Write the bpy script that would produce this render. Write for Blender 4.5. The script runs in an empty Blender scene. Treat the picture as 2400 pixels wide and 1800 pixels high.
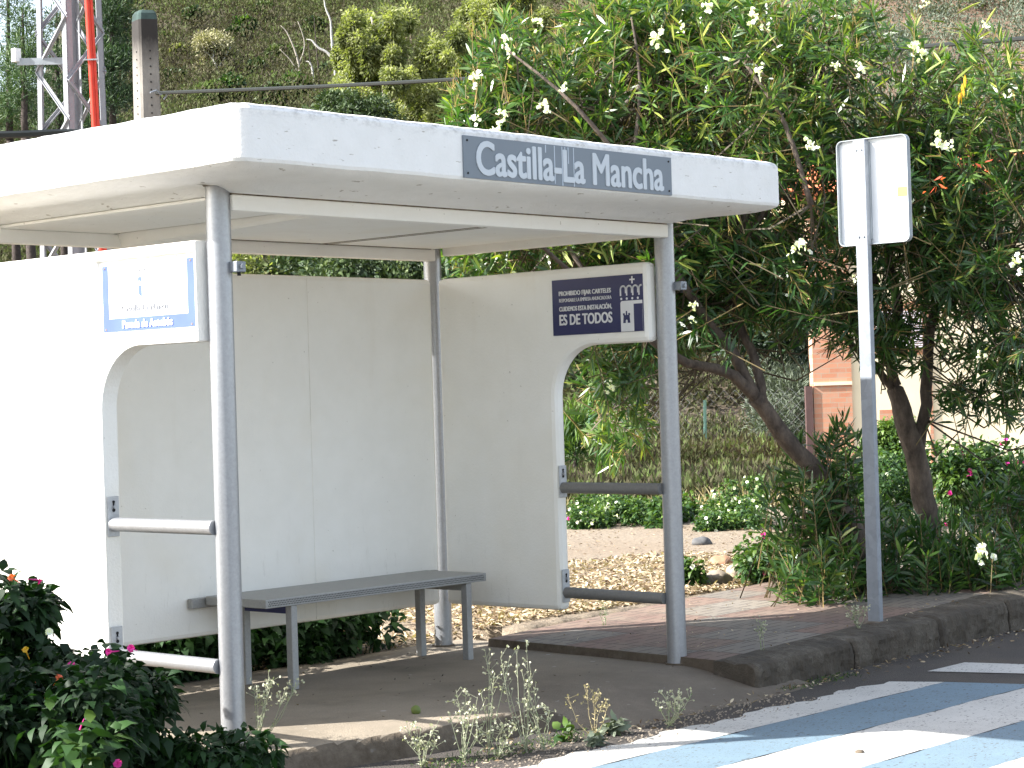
import bpy, bmesh, math, random
import numpy as np
from mathutils import Vector, Matrix, noise
rng = np.random.default_rng(7)
random.seed(7)
C = bpy.context.scene.collection

# ------------------------------------------------------------------ camera
FPX, CX, CY, CZ = 4834.06, -5.50073, -6.48092, 1.39425
YAW, PITCH, ROLL = 0.84283, 0.007028, -0.030787
def _basis():
    cy, sy, cp, sp = math.cos(YAW), math.sin(YAW), math.cos(PITCH), math.sin(PITCH)
    f = Vector((sy*cp, cy*cp, sp)); r = Vector((cy, -sy, 0)); u = r.cross(f)
    cr, sr = math.cos(ROLL), math.sin(ROLL)
    return cr*r + sr*u, -sr*r + cr*u, f
RV, UV_, FV = _basis()
CAM = Vector((CX, CY, CZ))
cd = bpy.data.cameras.new('camera'); co = bpy.data.objects.new('camera', cd); C.objects.link(co)
cd.sensor_width = 36; cd.lens = FPX/2400*36; cd.clip_start = .1; cd.clip_end = 2000
co.matrix_world = Matrix(((RV.x, UV_.x, -FV.x, CX), (RV.y, UV_.y, -FV.y, CY), (RV.z, UV_.z, -FV.z, CZ), (0, 0, 0, 1)))
bpy.context.scene.camera = co
# ------------------------------------------------------------------ sky, sun, exposure
SUN = Vector((-1.08, .80, 1.0)).normalized()
w = bpy.data.worlds.new('World'); bpy.context.scene.world = w; w.use_nodes = True
nt = w.node_tree; bg = nt.nodes['Background']
sky = nt.nodes.new('ShaderNodeTexSky'); sky.sky_type = 'NISHITA'; sky.sun_disc = False
sky.sun_elevation = math.asin(SUN.z); sky.sun_rotation = math.atan2(SUN.x, SUN.y)
sky.air_density = 1.0; sky.dust_density = 1.8; sky.ozone_density = 1.0
hs = nt.nodes.new('ShaderNodeHueSaturation'); hs.inputs['Saturation'].default_value = .62; nt.links.new(sky.outputs[0], hs.inputs['Color']); nt.links.new(hs.outputs[0], bg.inputs[0]); bg.inputs[1].default_value = .135
sl = bpy.data.lights.new('sun', 'SUN'); sl.energy = 4.6; sl.angle = math.radians(.53); sl.color = (1, .975, .925)
so = bpy.data.objects.new('sun', sl); C.objects.link(so); so.rotation_euler = SUN.to_track_quat('Z', 'Y').to_euler()
vs = bpy.context.scene.view_settings
vs.view_transform = 'Standard'; vs.look = 'None'; vs.exposure = 1.64; vs.gamma = 1; vs.use_curve_mapping = False
bpy.context.scene.cycles.max_bounces = 9
bpy.context.scene.cycles.diffuse_bounces = 6
bpy.context.scene.cycles.transparent_max_bounces = 8

# ------------------------------------------------------------------ placing helpers (photo pixel -> world point)
def ray(px, py): return FV + RV*((px-1200)/FPX) + UV_*((900-py)/FPX)
def W(px, py, d): return CAM + ray(px, py)*d
def on(px, py, ax, v):
    d = ray(px, py); return CAM + d*((v-CAM[ax])/d[ax])

# ------------------------------------------------------------------ materials
def hexc(c): return (c[0], c[1], c[2], 1)
class M:
    def __init__(s, name):
        s.m = bpy.data.materials.new(name); s.m.use_nodes = True; s.t = s.m.node_tree
        s.b = s.t.nodes['Principled BSDF']; s.o = s.t.nodes['Material Output']
    def n(s, ty, **k):
        x = s.t.nodes.new('ShaderNode'+ty)
        for a, b in k.items(): setattr(x, a, b)
        return x
    def l(s, a, b): s.t.links.new(a, b)
    def coord(s, scale=(1, 1, 1), kind='Object'):
        tc = s.n('TexCoord'); mp = s.n('Mapping'); mp.inputs['Scale'].default_value = scale
        s.l(tc.outputs[kind], mp.inputs[0]); return mp.outputs[0]
    def noise(s, scale, detail=4, rough=.55, co=None, dist=0):
        x = s.n('TexNoise'); x.inputs['Scale'].default_value = scale; x.inputs['Detail'].default_value = detail
        x.inputs['Roughness'].default_value = rough; x.inputs['Distortion'].default_value = dist
        s.l(co if co is not None else s.coord(), x.inputs['Vector']); return x.outputs[0]
    def ramp(s, fac, stops):
        r = s.n('ValToRGB'); e = r.color_ramp.elements
        e[0].position, e[0].color = stops[0][0], hexc(stops[0][1]); e[1].position, e[1].color = stops[-1][0], hexc(stops[-1][1])
        for p, c in stops[1:-1]: q = e.new(p); q.color = hexc(c)
        s.l(fac, r.inputs[0]); return r.outputs[0]
    def mix(s, fac, a, b, mode='MIX'):
        x = s.n('Mix', data_type='RGBA', blend_type=mode)
        for sock, v in ((x.inputs[0], fac), (x.inputs[6], a), (x.inputs[7], b)):
            if isinstance(v, (int, float)): sock.default_value = v
            elif isinstance(v, tuple): sock.default_value = hexc(v)
            else: s.l(v, sock)
        return x.outputs[2]
    def math(s, op, a, b=0.0):
        x = s.n('Math', operation=op)
        for i, v in enumerate((a, b)):
            if isinstance(v, (int, float)): x.inputs[i].default_value = v
            else: s.l(v, x.inputs[i])
        return x.outputs[0]
    def bump(s, h, strength=.3, dist=.01):
        x = s.n('Bump'); x.inputs['Strength'].default_value = strength; x.inputs['Distance'].default_value = dist
        s.l(h, x.inputs['Height']); s.l(x.outputs[0], s.b.inputs['Normal'])
    def set(s, col=None, rough=.8, metal=0, spec=.5):
        if col is not None:
            if isinstance(col, tuple): s.b.inputs['Base Color'].default_value = hexc(col)
            else: s.l(col, s.b.inputs['Base Color'])
        s.b.inputs['Roughness'].default_value = rough; s.b.inputs['Metallic'].default_value = metal
        s.b.inputs['Specular IOR Level'].default_value = spec
        return s.m

def plain(name, c, rough=.7, metal=0, var=.12, sc=8, spec=.4):
    k = M(name); n = k.noise(sc)
    lo = tuple(max(0, x*(1-var)) for x in c); hi = tuple(min(1, x*(1+var)) for x in c)
    k.set(k.ramp(n, [(.3, lo), (.7, hi)]), rough, metal, spec); return k.m

def leafmat(name, stops, trans=.25, rough=.42, spec=.5, tc=(1.5, 1.7, .5)):
    k = M(name); a = k.n('Attribute'); a.attribute_name = 'tint'
    col = k.ramp(a.outputs['Fac'], stops)
    k.set(col, rough, 0, spec)
    tr = k.n('BsdfTranslucent'); k.l(k.mix(1.0, col, tc, 'MULTIPLY'), tr.inputs['Color'])
    mx = k.n('MixShader'); mx.inputs[0].default_value = trans
    k.l(k.b.outputs[0], mx.inputs[1]); k.l(tr.outputs[0], mx.inputs[2]); k.l(mx.outputs[0], k.o.inputs['Surface'])
    return k.m

def mat_white(name='white_stucco_paint', rough_bump=.35, dirt=.5):
    k = M(name)
    co = k.coord(); fine = k.noise(90, 3, .6, co); med = k.noise(7, 5, .6, co)
    streak = k.noise(3.0, 5, .65, k.coord((3.0, 3.0, .35)))
    base = k.ramp(med, [(.3, (.865, .85, .80)), (.7, (.90, .885, .84))])
    d = k.ramp(streak, [(.58, (0, 0, 0)), (.80, (dirt*.35,)*3)])
    col = k.mix(d, base, (.60, .52, .40))
    sp = k.ramp(k.noise(38, 2, .5, co), [(.735, (0, 0, 0)), (.77, (.5, .5, .5))])
    col = k.mix(sp, col, (.30, .27, .22))
    sep = k.n('SeparateXYZ'); k.l(co, sep.inputs[0])
    mr = k.n('MapRange'); mr.inputs[1].default_value = .95; mr.inputs[2].default_value = .35; k.l(sep.outputs[2], mr.inputs[0])
    scuff = k.math('MULTIPLY', mr.outputs[0], k.ramp(k.noise(16, 6, .8, k.coord((1.6, 1.6, .35))), [(.58, (0, 0, 0)), (.70, (.28,)*3)]))
    col = k.mix(scuff, col, (.42, .39, .34))
    och = k.ramp(k.noise(1.1, 3, .5, k.coord((1, 1, .8)), .5), [(.5, (0, 0, 0)), (.72, (.4,)*3)]); col = k.mix(och, col, (.80, .73, .58))
    k.set(col, .62, 0, .35); k.bump(k.math('ADD', fine, k.math('MULTIPLY', med, 2.0)), rough_bump, .006); return k.m

def mat_roof():
    k = M('white_roof_paint')
    co = k.coord(); fine = k.noise(70, 4, .65, co); med = k.noise(9, 5, .6, co)
    base = k.ramp(med, [(.3, (.82, .81, .775)), (.7, (.87, .86, .83))])
    sep = k.n('SeparateXYZ'); k.l(co, sep.inputs[0])
    top = k.n('MapRange'); top.inputs[1].default_value = 2.50; top.inputs[2].default_value = 2.56; k.l(sep.outputs[2], top.inputs[0])
    grime = k.math('MULTIPLY', top.outputs[0], k.ramp(k.noise(22, 5, .7, k.coord((1, 1, 1.6))), [(.46, (0, 0, 0)), (.72, (.8, .8, .8))]))
    col = k.mix(grime, base, (.16, .15, .13))
    chips = k.ramp(k.noise(26, 3, .5, k.coord((.6, .6, 3))), [(.685, (0, 0, 0)), (.72, (.8, .8, .8))])
    col = k.mix(chips, col, (.36, .32, .26))
    k.set(col, .6, 0, .35); k.bump(k.math('ADD', fine, k.math('MULTIPLY', med, .5)), .45, .008); return k.m

def mat_galv(name, c, rough=.45, metal=.35, sc=60, spk=.12):
    k = M(name); n = k.noise(sc, 3, .6); v = k.n('TexVoronoi'); v.inputs['Scale'].default_value = sc*.6
    k.l(k.coord(), v.inputs['Vector'])
    col = k.mix(k.math('MULTIPLY', n, .8), tuple(x*.78 for x in c), tuple(min(1, x*1.2) for x in c))
    vg = k.n('RGBToBW'); k.l(v.outputs['Color'], vg.inputs[0]); col = k.mix(spk, col, vg.outputs[0], 'OVERLAY')
    k.set(col, rough, metal, .5); k.bump(n, .15, .003); return k.m

def mat_asphalt():
    k = M('asphalt'); co = k.coord(); g = k.noise(160, 3, .7, co); b = k.noise(2.5, 6, .6, co)
    v = k.n('TexVoronoi'); v.inputs['Scale'].default_value = 95; k.l(co, v.inputs['Vector'])
    col = k.ramp(g, [(.3, (.025, .022, .02)), (.52, (.055, .048, .043)), (.75, (.16, .14, .12))])
    col = k.mix(k.ramp(b, [(.4, (.1,)*3), (.7, (.65,)*3)]), col, (.11, .088, .068))
    k.set(col, .9); k.bump(k.math('ADD', g, v.outputs['Distance']), .7, .01); return k.m

def mat_roadpaint(name, c, wear=.62, worn=(.25, .24, .22)):
    k = M(name); co = k.coord(); g = k.noise(110, 4, .7, co); f = k.noise(4, 6, .6, co)
    base = k.ramp(f, [(.3, tuple(x*.86 for x in c)), (.7, c)])
    sp_ = k.n('TexVoronoi'); sp_.inputs['Scale'].default_value = 30; k.l(k.coord((.55, 1.3, 1)), sp_.inputs['Vector'])
    spk = k.math('MULTIPLY', k.math('LESS_THAN', sp_.outputs['Distance'], k.math('MULTIPLY', k.noise(11, 3, .6, co), .34)), .85)
    spec = k.math('MAXIMUM', k.ramp(g, [(wear, (0, 0, 0)), (wear+.04, (.8,)*3)]), spk)
    spec2 = k.ramp(k.noise(1.6, 8, .75, co, .6), [(.66, (0, 0, 0)), (.74, (.45,)*3)])
    cr = k.n('TexVoronoi', feature='DISTANCE_TO_EDGE'); cr.inputs['Scale'].default_value = 7
    wv = k.n('VectorMath', operation='ADD'); nn = k.n('TexNoise'); nn.inputs['Scale'].default_value = 9; k.l(co, nn.inputs['Vector']); nn.inputs['Detail'].default_value = 4
    k.l(co, wv.inputs[0]); k.l(nn.outputs[1], wv.inputs[1]); k.l(wv.outputs[0], cr.inputs['Vector'])
    crack = k.math('MULTIPLY', k.math('LESS_THAN', cr.outputs['Distance'], .011), k.math('GREATER_THAN', k.noise(3, 2, .5, co), .5))
    col = k.mix(spec2, base, worn); col = k.mix(spec, col, (.07, .065, .06)); col = k.mix(k.math('MULTIPLY', crack, .85), col, (.10, .095, .09))
    k.set(col, .7); k.bump(g, .5, .006); return k.m

def mat_concrete(name='old_concrete', c=(.27, .225, .17), dark=(.175, .145, .105)):
    k = M(name); co = k.coord(); a = k.noise(1.3, 7, .62, co); g = k.noise(120, 3, .7, co)
    col = k.ramp(a, [(.32, dark), (.5, c), (.72, tuple(x*1.25 for x in c))])
    col = k.mix(k.ramp(g, [(.35, (.30,)*3), (.6, (0, 0, 0))]), col, tuple(x*.6 for x in dark))
    v = k.n('TexVoronoi'); v.inputs['Scale'].default_value = 5.5; k.l(k.coord((1, 1, 1)), v.inputs['Vector'])
    spots = k.math('MULTIPLY', k.math('LESS_THAN', v.outputs['Distance'], k.math('MULTIPLY', k.noise(9, 2, .5, co), .14)), .6)
    col = k.mix(spots, col, (.48, .46, .42))
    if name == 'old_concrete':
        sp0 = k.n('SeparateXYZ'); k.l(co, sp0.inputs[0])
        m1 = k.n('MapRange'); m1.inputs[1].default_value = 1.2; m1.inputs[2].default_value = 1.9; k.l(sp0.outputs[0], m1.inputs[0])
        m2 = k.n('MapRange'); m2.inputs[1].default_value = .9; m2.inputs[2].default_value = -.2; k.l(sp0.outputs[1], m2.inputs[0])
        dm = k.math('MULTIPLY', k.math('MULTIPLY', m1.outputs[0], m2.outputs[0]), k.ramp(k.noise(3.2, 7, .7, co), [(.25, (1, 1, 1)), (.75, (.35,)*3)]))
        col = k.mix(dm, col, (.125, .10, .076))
        fl = k.ramp(k.noise(34, 3, .5, k.coord((.5, 1.2, 1))), [(.70, (0, 0, 0)), (.73, (.6,)*3)]); col = k.mix(fl, col, (.36, .34, .30))
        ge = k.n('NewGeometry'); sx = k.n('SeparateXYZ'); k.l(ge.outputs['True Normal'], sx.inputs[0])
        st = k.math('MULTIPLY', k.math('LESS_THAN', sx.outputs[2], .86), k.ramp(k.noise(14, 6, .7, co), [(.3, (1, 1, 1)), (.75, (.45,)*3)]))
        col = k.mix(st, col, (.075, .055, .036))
    k.set(col, .92); k.bump(k.math('ADD', k.math('MULTIPLY', a, 3), g), .5, .012); return k.m

def mat_kerb():
    k = M('mossy_kerb_stone'); co = k.coord(); a = k.noise(5, 8, .7, co); g = k.noise(60, 4, .7, co)
    col = k.ramp(a, [(.30, (.035, .027, .02)), (.5, (.085, .067, .048)), (.72, (.20, .175, .14))])
    col = k.mix(k.ramp(g, [(.4, (.7,)*3), (.6, (0, 0, 0))]), col, (.07, .058, .042))
    k.set(col, .95); k.bump(k.math('ADD', k.math('MULTIPLY', a, 2), g), .7, .02); return k.m

def mat_tiles():
    k = M('grooved_paving_tiles'); co = k.coord()
    sep = k.n('SeparateXYZ'); k.l(co, sep.inputs[0])
    def line(s, per, wd, off=0):
        f = k.math('FRACT', k.math('ADD', k.math('DIVIDE', s, per), off)); d = k.math('ABSOLUTE', k.math('SUBTRACT', f, .5))
        return k.math('GREATER_THAN', d, .5-wd/per/2)
    X, Y = sep.outputs[0], sep.outputs[1]
    g1 = k.math('MAXIMUM', line(X, .4, .012), line(Y, .4, .012))
    inner = k.math('MULTIPLY', line(Y, .08, .011, .5), k.math('LESS_THAN', k.math('ABSOLUTE', k.math('SUBTRACT', k.math('FRACT', k.math('ADD', k.math('DIVIDE', X, .2), k.math('MULTIPLY', k.math('FLOOR', k.math('DIVIDE', Y, .08)), .37))), .5)), .36))
    gr = k.math('MAXIMUM', g1, inner)
    wt = k.n('TexWhiteNoise', noise_dimensions='2D'); sn = k.n('VectorMath', operation='SNAP'); sn.inputs[1].default_value = (.4, .4, 10)
    k.l(co, sn.inputs[0]); k.l(sn.outputs[0], wt.inputs[0])
    tile = k.ramp(wt.outputs[0], [(0, (.15, .09, .072)), (.5, (.21, .13, .10)), (.51, (.16, .14, .12)), (1, (.22, .195, .165))])
    dirt = k.noise(3.5, 7, .65, co)
    col = k.mix(k.ramp(dirt, [(.35, (0, 0, 0)), (.75, (.75,)*3)]), tile, (.22, .18, .135))
    col = k.mix(k.math('MULTIPLY', gr, .85), col, (.05, .04, .032))
    col = k.mix(k.ramp(k.noise(130, 2, .6, co), [(.3, (.3,)*3), (.5, (0, 0, 0))]), col, (.08, .07, .055))
    k.set(col, .9); k.bump(k.math('SUBTRACT', k.math('MULTIPLY', dirt, .2), gr), .7, .006); return k.m

def mat_dirt():
    k = M('dry_earth'); co = k.coord(); a = k.noise(.55, 9, .65, co); g = k.noise(26, 6, .7, co); big = k.noise(.05, 5, .6, co)
    col = k.ramp(g, [(.32, (.12, .088, .058)), (.5, (.25, .20, .145)), (.68, (.37, .31, .235))])
    col = k.mix(k.ramp(a, [(.35, (0, 0, 0)), (.7, (.6,)*3)]), col, (.22, .16, .105))
    ln = k.n('VectorMath', operation='DISTANCE'); k.l(co, ln.inputs[0]); ln.inputs[1].default_value = (CX, CY, 0)
    far = k.n('MapRange'); far.inputs[1].default_value = 30; far.inputs[2].default_value = 55; k.l(ln.outputs['Value'], far.inputs[0])
    hill = k.ramp(big, [(.38, (.05, .042, .026)), (.5, (.075, .06, .035)), (.7, (.11, .08, .05))])
    col = k.mix(far.outputs[0], col, hill)
    sv = k.n('SeparateXYZ'); k.l(co, sv.inputs[0]); rt_ = k.math('DIVIDE', k.math('SUBTRACT', sv.outputs[0], CX), k.math('MAXIMUM', k.math('SUBTRACT', sv.outputs[1], CY), 1.0))
    mr = k.n('MapRange'); mr.inputs[1].default_value = 1.36; mr.inputs[2].default_value = 1.48; k.l(rt_, mr.inputs[0])
    col = k.mix(k.math('MULTIPLY', far.outputs[0], mr.outputs[0]), col, k.ramp(g, [(.35, (.11, .07, .045)), (.65, (.22, .14, .09))]))
    k.set(col, .95); k.bump(g, .8, .03); return k.m

def mat_bark(name='oleander_bark', lo=(.045, .032, .024), hi=(.21, .165, .125)):
    k = M(name); a = k.noise(14, 6, .7, k.coord((1, 1, .5)))
    k.set(k.ramp(a, [(.3, lo), (.7, hi)]), .9); k.bump(a, .9, .02); return k.m

def mat_brick():
    k = M('hollow_brickwork'); b = k.n('TexBrick'); k.l(k.coord(), b.inputs['Vector'])
    b.inputs['Scale'].default_value = 1; b.inputs['Brick Width'].default_value = .24; b.inputs['Row Height'].default_value = .072
    b.inputs['Mortar Size'].default_value = .006; b.inputs['Color1'].default_value = (.47, .20, .115, 1); b.inputs['Color2'].default_value = (.58, .30, .18, 1)
    b.inputs['Mortar'].default_value = (.42, .30, .21, 1); b.inputs['Bias'].default_value = -.2
    n = k.noise(6, 6, .7); col = k.mix(k.ramp(n, [(.45, (0, 0, 0)), (.75, (.55,)*3)]), b.outputs[0], (.40, .33, .27))
    k.set(col, .9); k.bump(b.outputs[1], -.4, .01); return k.m

MW = mat_white(); MROOF = mat_roof()
MWIN = mat_white('white_wall_paint', .22, .35)
MPOST = mat_galv('silver_post_paint', (.38, .39, .41), .36, .6, 90, .04)
MRAIL = mat_galv('silver_rail_paint', (.22, .215, .205), .5, .3, 90, .04)
MBENCH = mat_galv('grey_bench_paint', (.34, .34, .33), .5, .15, 120, .06)
MBRK = mat_galv('grey_bracket_paint', (.46, .47, .48), .5, .2, 60)
MGALV = mat_galv('galvanised_steel', (.27, .295, .33), .5, .35, 30)
MMAST = mat_galv('weathered_mast_steel', (.30, .31, .33), .65, .05, 30, .06)
MPLATE = plain('white_enamel', (.82, .83, .83), .5, 0, .02)
MRIM = plain('grey_enamel_rim', (.30, .33, .35), .5)
MBLK = plain('black_hole', (.012, .012, .012), .8)
MRUST = plain('stained_caulk', (.20, .16, .11), .9, 0, .5, 30)
MSTEELBLUE = plain('slate_blue_panel', (.185, .215, .245), .5, 0, .05, 3)
MLETTER = plain('pale_lettering', (.56, .60, .63), .5, 0, .04)
MNAVY = plain('navy_panel', (.013, .016, .085), .35, 0, .1, 3)
MBLUE = plain('faded_blue_print', (.075, .12, .40), .5, 0, .12, 6)
MWPRINT = plain('white_print', (.72, .72, .73), .5, 0, .03)
MWPLATE = plain('white_sign_plate', (.84, .84, .84), .45, 0, .02)
MGPRINT = plain('grey_print', (.30, .31, .34), .5, 0, .03)
MDRIP = plain('white_paint_drips', (.52, .58, .64), .6, 0, .1)
MNAVYTAPE = plain('dark_blue_bracket', (.03, .035, .12), .5)
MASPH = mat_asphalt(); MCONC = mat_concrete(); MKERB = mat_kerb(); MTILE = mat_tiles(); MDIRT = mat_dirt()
MPW = mat_roadpaint('white_road_paint', (.56, .54, .50), .61)
MPB = mat_roadpaint('blue_road_paint', (.165, .24, .295), .59, (.22, .25, .26))
MBARK = mat_bark('oleander_bark', (.035, .025, .02), (.17, .13, .10)); MBARKD = mat_bark('dark_pine_bark', (.02, .015, .012), (.08, .06, .05)); MBARKW = mat_bark('pale_dead_bark', (.30, .28, .25), (.62, .60, .56))
MBARKE = mat_bark('eucalyptus_bark', (.18, .15, .12), (.45, .41, .35))
MBRICK = mat_brick(); MCREAM = plain('cream_render', (.78, .68, .48), .9, 0, .10, 1.5)
def mat_pole():
    k = M('pole_concrete'); co = k.coord(); n = k.noise(9, 6, .7, k.coord((1, 1, .4))); sp = k.n('SeparateXYZ'); k.l(co, sp.inputs[0])
    mr = k.n('MapRange'); mr.inputs[1].default_value = POLE_TOP-.75; mr.inputs[2].default_value = POLE_TOP-.12; k.l(sp.outputs[2], mr.inputs[0])
    base = k.ramp(n, [(.3, (.17, .155, .138)), (.7, (.28, .26, .23))])
    st = k.math('MINIMUM', k.math('MULTIPLY', mr.outputs[0], k.ramp(n, [(.3, (1.6,)*3), (.8, (1.1,)*3)])), .95)
    k.set(k.mix(st, base, (.014, .011, .010)), .9); k.bump(n, .3, .01); return k.m
POLE_TOP = W(338, 30, 26).z
MCONPOLE = mat_pole()
LEAF_OLE = leafmat('oleander_leaf', [(0, (.015, .042, .013)), (.4, (.040, .100, .026)), (.75, (.12, .195, .04)), (1, (.30, .33, .07))], .34, .34, .6)
LEAF_POD = leafmat('oleander_pod', [(0, (.16, .25, .04)), (1, (.36, .38, .08))], .15, .5)
LEAF_TWIG = leafmat('oleander_twig', [(0, (.06, .045, .028)), (.5, (.16, .12, .05)), (1, (.36, .24, .06))], 0, .7)
LEAF_MIR = leafmat('broad_leaf', [(0, (.007, .022, .006)), (.6, (.020, .060, .012)), (1, (.055, .13, .022))], .22, .6, .3)
LEAF_HEDGE = leafmat('hedge_leaf', [(0, (.012, .035, .009)), (.5, (.033, .082, .017)), (1, (.12, .19, .035))], .25, .5, .4)
LEAF_EUC = leafmat('eucalyptus_leaf', [(0, (.055, .075, .03)), (.5, (.19, .21, .085)), (1, (.37, .38, .19))], .38, .6, .3)
LEAF_PINE = leafmat('pine_needle', [(0, (.012, .030, .012)), (.5, (.035, .078, .024)), (1, (.09, .15, .04))], .12, .6)
LEAF_OAK = leafmat('oak_leaf', [(0, (.018, .035, .012)), (.5, (.045, .08, .022)), (1, (.12, .16, .05))], .12, .6)
LEAF_SCRUB = leafmat('scrub_leaf', [(0, (.042, .034, .024)), (.3, (.078, .070, .040)), (.55, (.090, .098, .044)), (.8, (.095, .125, .042)), (1, (.13, .18, .055))], .28, .85, .2, (1.1, 1.15, .8))
LEAF_GREY = leafmat('grey_green_leaf', [(0, (.05, .07, .045)), (1, (.17, .20, .14))], .12, .7)
LEAF_PALE = leafmat('pale_dry_leaf', [(0, (.16, .15, .08)), (1, (.40, .37, .22))], .15, .7)
LEAF_DRY = leafmat('dry_leaf_litter', [(0, (.07, .04, .022)), (.4, (.26, .18, .10)), (1, (.60, .50, .35))], .1, .7)
LEAF_STRAW = leafmat('straw', [(0, (.16, .135, .06)), (1, (.42, .35, .20))], .15, .7)
LEAF_WEED = leafmat('weed_leaf', [(0, (.10, .14, .07)), (.5, (.26, .29, .18)), (1, (.52, .51, .38))], .15, .7)
PETAL_W = leafmat('white_petal', [(0, (.78, .78, .72)), (1, (.88, .88, .84))], .3, .5)
PETAL_M = leafmat('magenta_petal', [(0, (.62, .02, .25)), (1, (.75, .04, .42))], .3, .5)
PETAL_R = leafmat('coral_petal', [(0, (.75, .10, .06)), (1, (.80, .22, .06))], .3, .5)
PETAL_Y = leafmat('yellow_petal', [(0, (.75, .36, .03)), (1, (.85, .60, .06))], .3, .5)
MORANGE = plain('terracotta_tile', (.55, .16, .07), .8, 0, .3, 5)
MRED = plain('red_pipe_paint', (.62, .045, .02), .5)
MGREENPOST = plain('pale_green_post_paint', (.20, .38, .31), .6)
MWIRE = plain('galvanised_wire', (.13, .135, .14), .6, .3)
MCABLE = plain('black_cable', (.018, .022, .02), .6)
MSHUT = plain('white_shutter', (.74, .70, .74), .6, 0, .04)
MSTONE = plain('pale_stone', (.26, .215, .165), .9, 0, .3, 12)
MYEL = plain('yellow_sticker', (.60, .54, .09), .6, 0, .05)
MWALLB = plain('pale_blue_wall', (.50, .58, .68), .8)

# ------------------------------------------------------------------ object helpers
def tag(o, label=None, cat=None, group=None, kind=None):
    if label: o['label'] = label
    if cat: o['category'] = cat
    if group: o['group'] = group
    if kind: o['kind'] = kind
    return o
def thing(name, loc, label, cat, group=None):
    o = bpy.data.objects.new(name, None); o.empty_display_size = .2; C.objects.link(o); o.location = loc
    return tag(o, label, cat, group)
def rootloc(p):
    v = Vector((0, 0, 0))
    while p is not None: v += p.location; p = p.parent
    return v
def link(name, me, mat, parent=None, smooth=False):
    o = bpy.data.objects.new(name, me); C.objects.link(o)
    if mat is not None: me.materials.append(mat)
    if parent is not None: o.parent = parent; o.location = -rootloc(parent)
    if smooth: me.polygons.foreach_set('use_smooth', [True]*len(me.polygons))
    return o
class MB:
    def __init__(s): s.v = []; s.f = []
    def add(s, vs, fs):
        k = len(s.v); s.v += [tuple(v) for v in vs]; s.f += [tuple(k+i for i in f) for f in fs]; return s
    def box(s, a, b):
        x0, y0, z0 = a; x1, y1, z1 = b
        return s.add([(x0, y0, z0), (x1, y0, z0), (x1, y1, z0), (x0, y1, z0), (x0, y0, z1), (x1, y0, z1), (x1, y1, z1), (x0, y1, z1)],
                     [(0, 3, 2, 1), (4, 5, 6, 7), (0, 1, 5, 4), (1, 2, 6, 5), (2, 3, 7, 6), (3, 0, 4, 7)])
    def obox(s, o, ax, ay, az):
        o, ax, ay, az = Vector(o), Vector(ax), Vector(ay), Vector(az)
        p = [o, o+ax, o+ax+ay, o+ay]; p += [q+az for q in p]
        f = [(0, 3, 2, 1), (4, 5, 6, 7), (0, 1, 5, 4), (1, 2, 6, 5), (2, 3, 7, 6), (3, 0, 4, 7)]
        if ax.cross(ay).dot(az) < 0: f = [tuple(reversed(q)) for q in f]
        return s.add(p, f)
    def beam(s, a, b, wd, th, up=Vector((0, 0, 1))):
        a, b = Vector(a), Vector(b); d = (b-a).normalized(); sd = d.cross(up)
        if sd.length < 1e-3: sd = d.cross(Vector((1, 0, 0)))
        sd.normalize(); u = sd.cross(d)
        return s.obox(a-sd*wd/2-u*th/2, b-a, sd*wd, u*th)
    def tube(s, pts, rad, n=8, cap=True, rough=0):
        pts = [Vector(p) for p in pts]
        if not hasattr(rad, '__len__'): rad = [rad]*len(pts)
        k = len(s.v); ref = Vector((.3, .2, 1)).normalized()
        prev = None
        for i, p in enumerate(pts):
            d = (pts[min(i+1, len(pts)-1)]-pts[max(i-1, 0)]).normalized()
            if prev is None:
                prev = d.cross(ref if abs(d.dot(ref)) < .95 else Vector((1, 0, 0))).normalized()
            prev = (prev-d*prev.dot(d)).normalized(); b2 = d.cross(prev)
            for j in range(n):
                t = 2*math.pi*j/n; r = rad[i]*(1+rough*random.uniform(-1, 1))
                s.v.append(tuple(p+prev*math.cos(t)*r+b2*math.sin(t)*r))
        for i in range(len(pts)-1):
            for j in range(n):
                a = k+i*n+j; b = k+i*n+(j+1) % n; s.f.append((a, b, b+n, a+n))
        if cap: s.f.append(tuple(k+j for j in reversed(range(n)))); s.f.append(tuple(k+(len(pts)-1)*n+j for j in range(n)))
        return s
    def prism(s, poly, o, ex, ey, dn):
        """2-D outline (a,b) laid out on o + a*ex + b*ey and extruded by vector dn"""
        o, ex, ey, dn = map(Vector, (o, ex, ey, dn)); n = len(poly)
        p = [o+ex*a+ey*b for a, b in poly]; q = [x+dn for x in p]
        f = [tuple(range(n)), tuple(range(2*n-1, n-1, -1))]+[((i+1) % n, i, n+i, n+(i+1) % n) for i in range(n)]
        return s.add(p+q, f)
    def loops(s, rings, capa=True, capb=True):
        k = len(s.v); n = len(rings[0])
        for r in rings: s.v += [tuple(p) for p in r]
        for i in range(len(rings)-1):
            for j in range(n):
                a = k+i*n+j; b = k+i*n+(j+1) % n; s.f.append((a, b, b+n, a+n))
        if capa: s.f.append(tuple(k+j for j in reversed(range(n))))
        if capb: s.f.append(tuple(k+(len(rings)-1)*n+j for j in range(n)))
        return s
    def build(s, name, mat, parent=None, smooth=False, fix=True, auto=None):
        me = bpy.data.meshes.new(name); me.from_pydata(s.v, [], s.f); me.validate()
        if fix:
            bm = bmesh.new(); bm.from_mesh(me); bmesh.ops.recalc_face_normals(bm, faces=bm.faces); bm.to_mesh(me); bm.free()
        o = link(name, me, mat, parent, smooth)
        if auto is not None:
            me.polygons.foreach_set('use_smooth', [True]*len(me.polygons))
            try: me.set_sharp_from_angle(angle=math.radians(auto))
            except Exception: pass
        return o
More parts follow.
